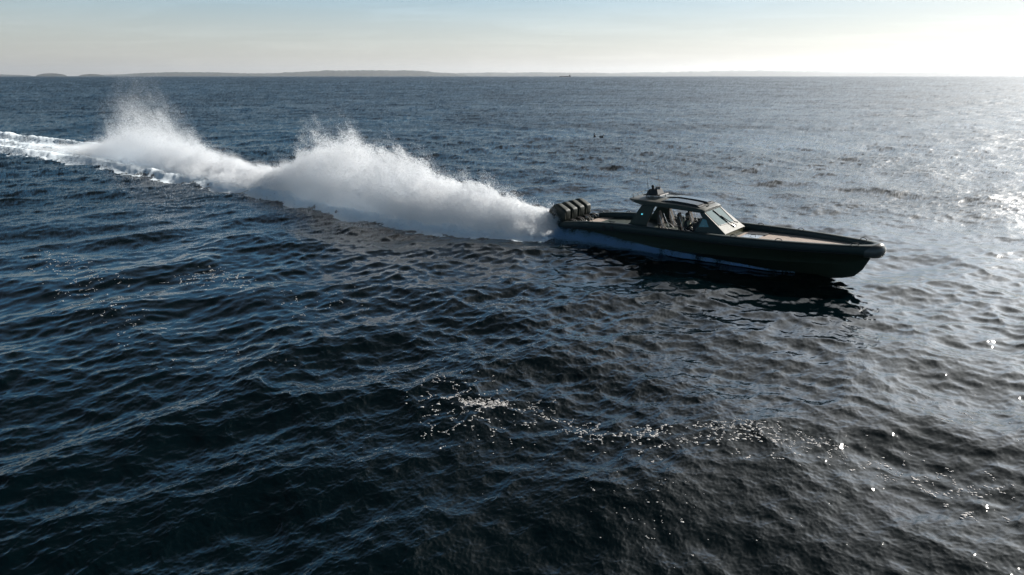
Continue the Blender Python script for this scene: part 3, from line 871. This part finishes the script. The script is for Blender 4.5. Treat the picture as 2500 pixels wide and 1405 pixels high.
# arches, front cheeks, windshield
def lean(s_):
    return lambda x, z, y: y - s_ * 0.10 * max(0.0, (z - 0.7)) * 0.9
for s_ in (-1, 1):
    ar = MB().prism([(-0.12, .78), (0.10, .86), (0.30, 1.02), (0.52, 1.36), (0.84, 1.80), (0.96, 1.98), (1.70, 1.98), (1.62, 1.84), (1.36, 1.22), (1.26, .98), (1.26, .78)], s_ * 1.10, s_ * 1.02, lean(s_)).build("cabin_arch", M_CABIN, boat, bevel=0.015)
    if s_ == -1:
        MB().box(0.96, 1.02, -1.075, -1.04, 1.48, 1.505).build("side_light", M_LED, ar)
    ck = MB().prism([(3.80, .78), (3.86, 1.0), (4.12, 1.56), (3.92, 1.86), (4.12, 1.86), (4.20, 1.80), (5.36, .93), (5.30, .66)], s_ * 1.06, s_ * 0.98, lambda x, z, y: y - s_ * (0.22 * max(0, (z - .7)) + 0.0)).build("front_cheek", M_CABIN, boat, bevel=0.012)
    MB().prism([(4.02, 1.14), (4.16, 1.52), (4.34, 1.50), (4.52, 1.18)], s_ * 1.068, s_ * 1.058, lambda x, z, y: y - s_ * (0.22 * max(0, (z - .7)))).build("quarter_window", M_QGLASS, ck)
# windshield: sloping panel, glass, frame, wiper
def wp(u, v, off=0.0):
    """u 0..1 top to bottom, v -1..1 starboard to port"""
    x = 4.08 + u * (5.36 - 4.08); z = 1.90 + u * (0.945 - 1.90); hw = 0.80 + u * 0.19
    return (x + off * 0.6, v * hw, z + off * 0.8)
def panel(u0, u1, v0, v1, o0, o1):
    return MB().hexa([wp(u0, v0, o0), wp(u1, v0, o0), wp(u1, v1, o0), wp(u0, v1, o0), wp(u0, v0, o1), wp(u1, v0, o1), wp(u1, v1, o1), wp(u0, v1, o1)])
M_PANEL = mat("panel_paint", (0.10, 0.10, 0.08), 0.62, noise=0.1)
wsn = panel(0, 1, -1, 1, -0.05, 0.0).build("windshield_panel", M_PANEL, boat, bevel=0.01)
MB().hexa([wp(0.05, -.90, .002), wp(.66, -.86, .002), wp(.70, .60, .002), wp(.05, .88, .002), wp(0.05, -.90, .012), wp(.66, -.86, .012), wp(.70, .60, .012), wp(.05, .88, .012)]).build("windshield_glass", M_GLASS, wsn)
mb = MB(); mb.hexa([wp(0.02, .89, .002), wp(.72, .62, .002), wp(.80, .84, .002), wp(.02, .97, .002), wp(0.02, .89, .03), wp(.72, .62, .03), wp(.80, .84, .03), wp(.02, .97, .03)])
mb.hexa([wp(0.665, -.72, .002), wp(.69, -.72, .002), wp(.73, .62, .002), wp(.705, .62, .002), wp(0.665, -.72, .016), wp(.69, -.72, .016), wp(.73, .62, .016), wp(.705, .62, .016)])
mb.build("window_frame", M_DARK, wsn)
mb = MB(); mb.tube([wp(.86, .34, .05), wp(.72, .14, .07), wp(.40, -.02, .06)], .02, 6); mb.tube([wp(.12, -.10, .035), wp(.66, .02, .035)], .022, 6)
mb.tube([wp(.88, .36, .0), wp(.86, .34, .06)], .04, 8)
mb.build("wiper", M_DARK, wsn, smooth=True)
MB().hexa([wp(.78, .10, .002), wp(.90, .16, .002), wp(.90, .30, .002), wp(.78, .24, .002), wp(.78, .10, .05), wp(.90, .16, .05), wp(.90, .30, .05), wp(.78, .24, .05)]).build("wiper_motor", M_METAL, wsn, bevel=0.01)
mb = MB(); mb.hexa([(5.18, -.97, .66), (5.30, -.97, .66), (5.30, .97, .66), (5.18, .97, .66), (5.20, -.97, .93), (5.34, -.97, .93), (5.34, .97, .93), (5.20, .97, .93)]); mb.build("cabin_front", mat("olive_paint", (0.10, 0.10, 0.05), 0.4), boat)

# console, seats, wheel
mb = MB(); mb.prism([(3.75, .05), (3.65, 1.15), (3.95, 1.42), (4.30, 1.42), (4.5, .05)], -.88, .88); con = mb.build("console", M_SEATDARK, boat, bevel=0.02)
for y in (-.62, -.25, .35): MB().hexa([(3.70, y - .13, 1.20), (3.70, y + .13, 1.20), (3.90, y + .13, 1.385), (3.90, y - .13, 1.385), (3.69, y - .13, 1.215), (3.69, y + .13, 1.215), (3.89, y + .13, 1.40), (3.89, y - .13, 1.40)]).build("chart_display", M_SKYL, con)
wh = MB()
ring = [(3.52 + .06 * math.cos(a_), -.45 + .19 * math.sin(a_), 1.18 + .18 * math.cos(a_)) for a_ in np.linspace(0, 2 * math.pi, 17)]
wh.tube(ring, .016, 6); wh.tube([(3.52, -.64, 1.18), (3.52, -.26, 1.18)], .012, 5); wh.tube([(3.52, -.45, 1.18), (3.68, -.45, 1.10)], .02, 6)
wh.build("steering_wheel", M_METAL, con, smooth=True)
MB().ball((4.05, -.86, 1.52), .05).build("compass", M_METAL, con, smooth=True)
def seat(x, y):
    st_ = MB().box(x - .22, x + .26, y - .24, y + .24, .62, .74).build("seat", M_SEATDARK, boat, bevel=0.03, smooth=True)
    MB().loft([[(x - .30, y - .22, .72), (x - .18, y - .22, .72), (x - .18, y + .22, .72), (x - .30, y + .22, .72)],
               [(x - .42, y - .24, 1.15), (x - .30, y - .22, 1.15), (x - .30, y + .22, 1.15), (x - .42, y + .24, 1.15)],
               [(x - .46, y - .15, 1.50), (x - .37, y - .14, 1.50), (x - .37, y + .14, 1.50), (x - .46, y + .15, 1.50)],
               [(x - .45, y - .12, 1.62), (x - .38, y - .11, 1.62), (x - .38, y + .11, 1.62), (x - .45, y + .12, 1.62)]]).build("backrest", M_SEAT, st_, bevel=0.02, smooth=True)
    MB().box(x - .16, x + .16, y - .14, y + .14, .08, .62).build("seat_pedestal", M_BLACKMETAL, st_, bevel=0.02)
    mb = MB()
    for s_ in (-1, 1):
        mb.tube([(x - .34, y + s_ * .25, 1.05), (x + .0, y + s_ * .27, .98), (x + .24, y + s_ * .27, .80)], .018, 6)
        mb.tube([(x - .30, y + s_ * .20, 1.46), (x - .02, y + s_ * .24, .80)], .014, 6)
    mb.build("armrest", M_METAL, st_, smooth=True)
    MB().tube([(x - .3, y - .2, .22), (x + .3, y - .22, .18), (x + .32, y + .22, .18), (x - .3, y + .2, .22)], .016, 6).build("foot_rail", M_METAL, st_, smooth=True)
for x in (2.05, 3.15):
    for y in (-.5, .5): seat(x, y)
# loose gear stowed along the starboard coaming
for k in range(9):
    x = 1.6 + k * 0.26
    mb = MB(); mb.tube([(x, -1.0, .84), (x + .09, -.97, .89 + .04 * (k % 2)), (x + .2, -1.0, .84)], .014, 5); mb.build("lashing_loop", M_METAL, boat, smooth=True)

# ------------------------------------------------------------------ helmsman, standing-seated at the wheel
def bpnt(x, y, z): return BOAT_M @ Vector((x, y, z))
def skin_obj(name, verts, edges, radii, material, parent, sub=2):
    me = bpy.data.meshes.new(name)
    me.from_pydata([tuple(v) for v in verts], edges, [])
    o = bpy.data.objects.new(name, me); COL.objects.link(o)
    o.modifiers.new("skin", 'SKIN')
    if not me.skin_vertices: 
        bm = bmesh.new(); bm.from_mesh(me); bm.verts.layers.skin.verify(); bm.to_mesh(me); bm.free()
    for i, r in enumerate(radii):
        me.skin_vertices[0].data[i].radius = (r, r) if not isinstance(r, tuple) else r
        me.skin_vertices[0].data[i].use_root = (i == 0)
    m = o.modifiers.new("sub", 'SUBSURF'); m.levels = sub; m.render_levels = sub
    me.materials.append(material)
    if parent: o.parent = parent
    return o
person = empty("person"); person.matrix_world = BOAT_M @ Matrix.Translation((3.12, -0.5, 0.74))
tag(person, "person in dark clothing and pale life vest steering at the helm inside the cabin", "person")
M_CLOTH = mat("dark_clothes", (0.015, 0.018, 0.02), 0.8, noise=0.2)
M_SKIN = mat("skin", (0.42, 0.27, 0.2), 0.5)
M_VEST = mat("pale_vest", (0.55, 0.52, 0.36), 0.6, noise=0.15)
M_HAIR = mat("hair", (0.05, 0.03, 0.02), 0.7)
V_ = [(0, 0, .10), (0.01, 0, .28), (0.0, 0, .44), (0.02, 0, .55), (0.05, 0, .68),
      (.03, -.17, .48), (.14, -.24, .24), (.36, -.10, .42), (.03, .17, .48), (.14, .24, .24), (.36, .12, .42),
      (.02, -.10, .08), (.42, -.13, .12), (.50, -.13, -.34), (.60, -.13, -.62), (.02, .10, .08), (.42, .13, .12), (.50, .13, -.34), (.60, .13, -.62), (.42, -.05, .44), (.42, .08, .44)]
E_ = [(0, 1), (1, 2), (2, 3), (3, 4), (2, 5), (5, 6), (6, 7), (2, 8), (8, 9), (9, 10), (0, 11), (11, 12), (12, 13), (13, 14), (0, 15), (15, 16), (16, 17), (17, 18), (7, 19), (10, 20)]
Rr = [.15, .14, .15, .06, .055, .075, .055, .04, .075, .055, .04, .09, .07, .055, .05, .09, .07, .055, .05, .035, .035]
body = skin_obj("body", V_, E_, Rr, M_CLOTH, person)
mb = MB(); mb.ball((.06, 0, .78), .115, sx=.95, sy=.78, sz=1.12, n=18, m=12); mb.ball((.165, 0, .77), .022, sz=1.3, n=8, m=5); mb.ball((.14, -.035, .80), .012, n=6, m=4); mb.ball((.14, .035, .80), .012, n=6, m=4)
mb.ball((.05, -.09, .78), .025, sy=.5, n=8, m=5); mb.ball((.05, .09, .78), .025, sy=.5, n=8, m=5)
mb.build("head", M_SKIN, body, smooth=True)
mb = MB(); mb.ball((.045, 0, .815), .115, sx=.98, sy=.84, sz=.98, n=18, m=10); mb.build("hair", M_HAIR, body, smooth=True)
mb = MB()
for s_ in (-1, 1):
    mb.hexa([(.13, s_ * .02, .20), (.13, s_ * .13, .20), (.10, s_ * .15, .50), (.10, s_ * .04, .52), (.20, s_ * .02, .21), (.19, s_ * .12, .21), (.15, s_ * .13, .50), (.16, s_ * .05, .52)])
mb.hexa([(-.17, -.13, .25), (-.17, .13, .25), (-.14, .13, .56), (-.14, -.13, .56), (-.12, -.13, .25), (-.12, .13, .25), (-.08, .13, .56), (-.08, -.13, .56)])
mb.build("life_vest", M_VEST, person, bevel=0.02, smooth=True)
for s_, hx in ((-1, -.05), (1, .08)):
    for k in range(4):
        yy = hx + (k - 1.5) * .018
        V2 = [(.44, yy, .45), (.475, yy, .455 - .002 * k), (.49, yy, .43), (.475, yy, .412)]
        skin_obj("finger", V2, [(0, 1), (1, 2), (2, 3)], [.009, .0085, .008, .007], M_SKIN, body, 1)
    skin_obj("thumb", [(.43, hx - s_ * .03, .45), (.455, hx - s_ * .05, .44), (.47, hx - s_ * .045, .425)], [(0, 1), (1, 2)], [.011, .01, .008], M_SKIN, body, 1)

# ------------------------------------------------------------------ spray
def spray_mat(name, col, trans=0.5):
    m = bpy.data.materials.new(name); m.use_nodes = True
    nt = m.node_tree; N = nt.nodes
    for n in list(N): N.remove(n)
    out = N.new("ShaderNodeOutputMaterial")
    d = N.new("ShaderNodeBsdfDiffuse"); d.inputs[0].default_value = (*col, 1)
    t = N.new("ShaderNodeBsdfTranslucent"); t.inputs[0].default_value = (*col, 1)
    mx = N.new("ShaderNodeMixShader"); mx.inputs[0].default_value = trans
    tc_ = N.new("ShaderNodeTexCoord"); nz = N.new("ShaderNodeTexNoise"); nz.inputs["Scale"].default_value = 0.8
    mr = N.new("ShaderNodeMapRange"); mr.inputs["To Min"].default_value = 0.88; mr.inputs["To Max"].default_value = 1.0
    ml = N.new("ShaderNodeMixRGB"); ml.blend_type = 'MULTIPLY'; ml.inputs[0].default_value = 1; ml.inputs[1].default_value = (*col, 1)
    L = nt.links
    L.new(tc_.outputs["Object"], nz.inputs["Vector"]); L.new(nz.outputs["Fac"], mr.inputs[0]); L.new(mr.outputs[0], ml.inputs[2])
    L.new(ml.outputs[0], d.inputs[0]); L.new(ml.outputs[0], t.inputs[0])
    L.new(d.outputs[0], mx.inputs[1]); L.new(t.outputs[0], mx.inputs[2]); L.new(mx.outputs[0], out.inputs[0])
    return m
M_SPRAY = spray_mat("spray_droplets", (0.97, 0.98, 0.992))
M_SHEET = spray_mat("aerated_shaded_water", (0.45, 0.70, 0.92))  # aerated water, with blue skylit shade also put into the colour
def droplets(name, P, size, seed=1, material=None):
    """each clump of droplets a small folded flake"""
    r_ = np.random.default_rng(seed)
    n = len(P)
    base = np.array([(-1, 0, .3), (0, -.9, -.2), (1, 0, .3), (0, .9, -.2)], float) * 0.8
    q = r_.normal(size=(n, 4)).astype(np.float32); q /= np.linalg.norm(q, axis=1)[:, None]
    w, x, y, z = q.T
    R = np.stack([1 - 2 * (y * y + z * z), 2 * (x * y - z * w), 2 * (x * z + y * w), 2 * (x * y + z * w), 1 - 2 * (x * x + z * z), 2 * (y * z - x * w), 2 * (x * z - y * w), 2 * (y * z + x * w), 1 - 2 * (x * x + y * y)], -1).reshape(n, 3, 3)
    sz = np.asarray(size) * np.ones(n) * r_.uniform(.6, 1.4, n)
    V = np.einsum('nij,kj->nki', R, base) * sz[:, None, None] + P[:, None, :]
    f = np.array([(0, 1, 2), (0, 2, 3)])
    Fq = (np.arange(n)[:, None, None] * 4 + f[None]).reshape(-1, 3)
    o = bpy.data.objects.new(name, np_mesh(name, V.reshape(-1, 3), Fq, material or M_SPRAY, smooth=False))
    COL.objects.link(o)
    return o

def plume(n_try, seed):
    r_ = np.random.default_rng(seed)
    smax = np.interp(-56.0, WAKE[::-1, 0], SLEN[::-1])
    s = r_.uniform(0, smax, n_try)
    t = np.where(r_.random(n_try) < .62, np.clip(r_.normal(size=n_try) * 0.50, -1.25, 1.25), r_.uniform(-1.25, 1.25, n_try))
    zf = r_.uniform(0, 1.55, n_try)
    zf = np.where(r_.random(n_try) < .15, zf * .25, zf)
    far_ = np.interp(s, [0, 30, 44, 70], [0, 0, .5, .5])      # the rear jet leans to the far side of the wake
    prof = np.clip(1 - 0.55 * np.abs(t + far_) ** 1.4 / (1 - .35 * far_), .0, 1)
    k0 = zf < prof * 1.5 + 0.12
    s, t, zf, prof, far_ = s[k0], t[k0], zf[k0], prof[k0], far_[k0]
    n = len(s)
    x, y, w, zt = wake_at(s)
    one = np.zeros(n)
    # ragged crest: jets of different height along the wake
    jet = fbm(np.c_[s / 1.3 - t * .5, t * 1.2, one], 4, 33)
    zt = zt * (0.88 + 0.6 * (jet - .42)) * np.interp(s, [0, 8, 17, 22, 26, 34, 44, 50, 58, smax], [1, 1, 1.06, 1.1, .86, .84, 1, 1.2, 1.3, 1])
    z = zf * zt
    X = x + NEAR[0] * t * w; Y = y + NEAR[1] * t * w
    P = np.c_[X, Y, z]
    big = fbm(P / np.array([2.1, 2.1, 1.6]), 2, 80)
    mid = fbm(P / 0.75, 3, 85)
    fine_ = fbm(P / 0.28, 2, 90)
    al = X * TAN[0] + Y * TAN[1]; la = X * NEAR[0] + Y * NEAR[1]
    st = fbm(np.c_[(al - 0.75 * z) / 0.55, la / .55, (z + .5 * al) / 2.4], 4, 95)
    base_z = np.interp(s, [0, 30, 44, 62], [0.12, 0.10, 0.06, 0.04]) / np.maximum(zt, .2)
    env = np.maximum(prof * (0.26 + 0.46 * big + 0.44 * mid + 0.66 * st), base_z * (1 + mid))
    edge = np.clip((0.94 - 0.9 * far_ * (t > 0) + 0.35 * (mid - .5) * 2 - np.abs(t)) / 0.10, 0, 1)
    d = env - zf
    mist = np.interp(s, [0, 26, 34, 44, 58, smax], [0.07, 0.08, 0.16, 0.45, 0.60, 0.5])
    p = np.clip(d / mist, 0, 1) * np.interp(s, [0, 30, 40, 46, 58, smax], [1, 1, .95, 0.95, 0.9, 0.15])
    # fine mist blown off the crest
    wis = np.clip((env * 1.34 + 0.10 - zf) / 0.55, 0, 1) ** 1.6 * np.clip((st - .40) / .25, 0.06, 1) * 0.42
    p = np.maximum(p, wis * np.interp(s, [0, 60, smax], [1, 1, .2])) * edge
    p = p * np.clip((fine_ - .18) / .3, .25, 1)
    keep = r_.random(n) < p
    return P[keep], (0.0115 + 0.0085 * np.clip(p[keep], 0, 1))
PS = [plume(2300000, 5 + k) for k in range(4)]
P = np.concatenate([q[0] for q in PS]); SZ = np.concatenate([q[1] for q in PS])
P[:, 2] += 0.04
print("spray", len(P))
sp = droplets("spray_plume", P[:3600000], SZ[:3600000], 3)
tag(sp, "tall white spray plume thrown up behind the speeding boat", "spray", kind="stuff")

# ragged low spray along the hull side (viewer's side) and where the chine cuts the water
def hull_spray(n, seed):
    r_ = np.random.default_rng(seed)
    x = r_.uniform(-4.6, 8.4, n)
    f = np.clip((8.4 - x) / 10.5, 0.0, 1)
    out = np.abs(r_.normal(size=n)) * (0.015 + 0.55 * f ** 2.6)
    h = r_.uniform(0, 1, n) ** 1.5 * (0.05 + 0.50 * f ** 1.4) * np.exp(-out * 0.9)
    yb = -np.interp(x, HXs, chine_y) * np.interp(x, [0, 4, 7.2, 8.4], [1.0, .86, .66, .5])
    Q = np.c_[x, yb - out, np.zeros(n)]
    M3 = np.array(BOAT_M)[:3]
    W_ = Q @ M3[:, :3].T + M3[:, 3]
    nz = fbm(W_ / 0.35, 4, 44)
    keep = (r_.random(n) < np.clip((nz - .30) / .25, .05, 1) * np.clip(f ** 1.5 * 2.2, .015, .9))
    W_[:, 2] = 0.02 + h
    return W_[keep]
Ph = hull_spray(110000, 9)
Ph[:, 2] += wz(Ph[:, 0], Ph[:, 1]) * 0.6
hs = droplets("hull_spray", Ph, 0.017, 4, M_SHEET)
tag(hs, "low bluish spray peeling off the near side of the boat's hull", "spray", kind="stuff")

# ------------------------------------------------------------------ old foam flecks drifting in the foreground
def ground(px, py):
    th_ = math.atan(516.5 / 1667.0); u = (px - 1250) / 1667; v = (py - 702.5) / 1667
    fw = math.cos(th_) - v * math.sin(th_); dn = math.sin(th_) + v * math.cos(th_)
    k = CAM_H / dn
    return u * k, fw * k
def fleck_points():
    r_ = np.random.default_rng(21)
    pts_ = []
    def blob(cx_, cy_c, rx, ry, n, s0, s1, rot=0.0):
        for _ in range(n):
            a_, b_ = r_.normal() * rx, r_.normal() * ry
            pts_.append((cx_ + a_ * math.cos(rot) - b_ * math.sin(rot), cy_c + a_ * math.sin(rot) + b_ * math.cos(rot), r_.uniform(s0, s1)))
    def along(poly, n, wid, s0, s1, chain=0.5):
        poly = [ground(*p) for p in poly]; poly = np.array(poly)
        sl_ = np.r_[0, np.cumsum(np.hypot(*np.diff(poly, axis=0).T))]
        for _ in range(n):
            q = r_.uniform(0, sl_[-1]); x = np.interp(q, sl_, poly[:, 0]); y = np.interp(q, sl_, poly[:, 1])
            x += r_.normal() * wid; y += r_.normal() * wid
            s_ = s0 + (s1 - s0) * r_.random() ** 2.5
            pts_.append((x, y, s_))
            if r_.random() < chain:                       # short wandering chains of bubbles
                a_ = math.pi / 2 + r_.normal() * .6
                for k in range(r_.integers(2, 7)):
                    a_ += r_.normal() * .5
                    x += math.cos(a_) * s_ * 1.8 + r_.normal() * s_ * .8; y += math.sin(a_) * s_ * 1.8 + r_.normal() * s_ * .8
                    pts_.append((x, y, s_ * r_.uniform(.4, 1.1)))
    along([(1060, 930), (1100, 975), (1090, 1030), (1130, 1060)], 75, 0.55, 0.018, 0.042, .6)
    along([(1130, 985), (1180, 992), (1245, 990)], 150, 0.07, 0.02, 0.036, .3)
    along([(1040, 950), (1200, 960), (1260, 1010), (1200, 1050)], 60, 0.5, 0.015, 0.034, .4)
    along([(1280, 990), (1345, 1005), (1385, 1040), (1440, 1055)], 45, 0.22, 0.018, 0.04, .6)
    along([(1440, 1060), (1560, 1070), (1700, 1075), (1840, 1085), (1910, 1105)], 120, 0.32, 0.02, 0.042, .6)
    along([(1700, 1060), (1800, 1050), (1900, 1075), (2000, 1090)], 60, 0.18, 0.02, 0.034, .6)
    along([(1900, 1080), (2050, 1110), (2200, 1150), (2330, 1190), (2460, 1230)], 90, 0.42, 0.02, 0.042, .55)
    along([(1250, 1020), (1400, 1120), (1600, 1200), (1800, 1290)], 45, 0.9, 0.008, 0.02, .1)
    along([(1500, 1200), (1650, 1280), (1720, 1330)], 24, 0.4, 0.01, 0.026, .2)
    along([(2250, 960), (2350, 1000), (2450, 1060)], 30, 0.6, 0.01, 0.03, .2)
    # weak old foam far left
    along([(90, 620), (190, 660), (230, 700), (270, 740)], 160, 0.7, 0.018, 0.034, .5)
    along([(200, 730), (260, 780), (330, 830)], 60, 0.7, 0.012, 0.03, .3)
    along([(450, 675), (520, 665), (560, 690), (640, 705)], 110, 0.5, 0.015, 0.04, .5)
    along([(660, 720), (760, 740), (850, 770)], 60, 0.7, 0.01, 0.028, .3)
    along([(480, 880), (560, 860), (700, 900)], 30, 0.5, 0.01, 0.02, .2)
    return np.array(pts_)
FP = fleck_points()
def flecks():
    X, Y, S = FP.T
    Z = np.zeros(len(X))
    # follow the water: displaced height at those points
    d, _, _, _ = water_field(X, Y, np.full(len(X), 0.04))
    # squashed lumpy balls
    n, m = 8, 4
    base = []
    for i in range(m + 1):
        ph = -math.pi / 2 + math.pi * i / m
        for k in range(n):
            base.append((math.cos(ph) * math.cos(2 * math.pi * k / n), math.cos(ph) * math.sin(2 * math.pi * k / n), 0.42 * math.sin(ph)))
    base = np.array(base)
    r_ = np.random.default_rng(2)
    V = base[None] * (S * r_.uniform(.55, .95, len(S)))[:, None, None] * (1 + 0.35 * (r_.random((len(X), len(base), 1)) - .5))
    V[:, :, 0] *= r_.uniform(.8, 2.0, (len(X), 1))
    V += np.c_[X + d[:, 0], Y + d[:, 1], d[:, 2] + S * .1][:, None, :]
    i, k = np.meshgrid(np.arange(m), np.arange(n), indexing='ij')
    a = (i * n + k).ravel(); b = (i * n + (k + 1) % n).ravel()
    f = np.stack([a, b, b + n, a + n], -1)
    Fq = (np.arange(len(X))[:, None, None] * len(base) + f[None]).reshape(-1, 4)
    me = np_mesh("foam_flecks", V.reshape(-1, 3), Fq, mat("old_foam", (0.52, 0.50, 0.48), 0.7, noise=.2, nscale=30))
    o = bpy.data.objects.new("foam_flecks", me); COL.objects.link(o)
    tag(o, "broken chain of old white foam flecks drifting on the dark foreground water", "foam", kind="stuff")
flecks()

# ------------------------------------------------------------------ two seabirds on the water
def seabird(px, py, size, heading, label, upright):
    x, y = ground(px, py); z = float(wz(x, y)[0])
    o = empty("seabird", (x, y, z)); o.rotation_euler = (0, 0, heading)
    tag(o, label, "seabird", "seabirds resting on the water behind the boat")
    s = size
    mb = MB()
    hz = .30 if upright else .14
    mb.loft([[(a * s, b * s * math.cos(q), (c + b * .8 * math.sin(q)) * s) for q in [2 * math.pi * k / 10 for k in range(10)]] for a, b, c in
             [(-.42, .03, .14), (-.30, .14, .12), (-.12, .20, .11), (.08, .21, .11), (.22, .16, .12 + hz * .2), (.28, .06, .16 + hz * .5), (.30, .085, .20 + hz * .8), (.34, .10, .24 + hz), (.40, .06, .25 + hz), (.44, .02, .25 + hz)]])
    b_ = mb.build("body", M_BIRD, o, smooth=True)
    MB().tube([(.43 * s, 0, (.25 + hz) * s), (.54 * s, 0, (.22 + hz) * s)], [.022 * s, .006 * s], 6).build("beak", M_DARK, b_, smooth=True)
    for sg in (-1, 1):
        MB().ball((-.08 * s, sg * .145 * s, .11 * s), .2 * s, sx=1.1, sy=.22, sz=.42, n=10, m=6).build("wing", M_BIRD if upright else M_BIRDW, b_, smooth=True)
M_BIRD = mat("black_plumage", (0.012, 0.012, 0.014), 0.6)
M_BIRDW = mat("white_plumage", (0.7, 0.68, 0.64), 0.6)
seabird(1452, 334, 0.8, math.radians(100), "small black seabird with upright neck floating on grey water", True)
seabird(1469, 336, 0.95, math.radians(20), "larger dark seabird with white flank floating on grey water", False)

# ------------------------------------------------------------------ far cargo ship
sx_, sy_ = 7000 * (1374 - 1250) / 1667, 7000
ship = empty("cargo_ship", (sx_, sy_, 0)); tag(ship, "tiny dark cargo ship low on the horizon below the hazy hills", "ship")
M_SHIP = mat("ship_steel", (0.04, 0.05, 0.06), 0.6)
L_ = 56.0
secs = []
for x, w, dz in ((-L_, 6, 3), (-L_ * .95, 9, 1), (-L_ * .6, 10, 0), (L_ * .7, 10, 0), (L_ * .92, 6, 1.2), (L_, .8, 2.4)):
    secs.append([(-x, -w * .8, -3), (-x, w * .8, -3), (-x, w, 6 + dz), (-x, -w, 6 + dz)])
MB().loft(secs).build("hull", M_SHIP, ship)
MB().box(36, 50, -8, 8, 7, 16).build("bridge", M_SHIP, ship, bevel=.3)
MB().tube([(44, 0, 16), (44, 0, 24)], 1.0, 8).build("mast", M_SHIP, ship)
MB().tube([(50, 0, 8), (50, 0, 18)], 1.6, 8).build("funnel", M_SHIP, ship)
for q in (-40, -15, 10): MB().box(q, q + 20, -7, 7, 6, 8).build("cargo_hatch", M_SHIP, ship)

# ------------------------------------------------------------------ haze
HAZE = 1.6e-5
hm = bpy.data.materials.new("haze_air"); hm.use_nodes = True
for n in list(hm.node_tree.nodes): hm.node_tree.nodes.remove(n)
ho = hm.node_tree.nodes.new("ShaderNodeOutputMaterial"); hv = hm.node_tree.nodes.new("ShaderNodeVolumePrincipled")
hv.inputs["Color"].default_value = (0.93, 0.96, 1.0, 1); hv.inputs["Density"].default_value = HAZE; hv.inputs["Anisotropy"].default_value = 0.45
hm.node_tree.links.new(hv.outputs[0], ho.inputs["Volume"])
hz_ = MB().box(-62000, 62000, -62000, 62000, -40, 700).build("haze", hm); hz_["kind"] = "stuff"
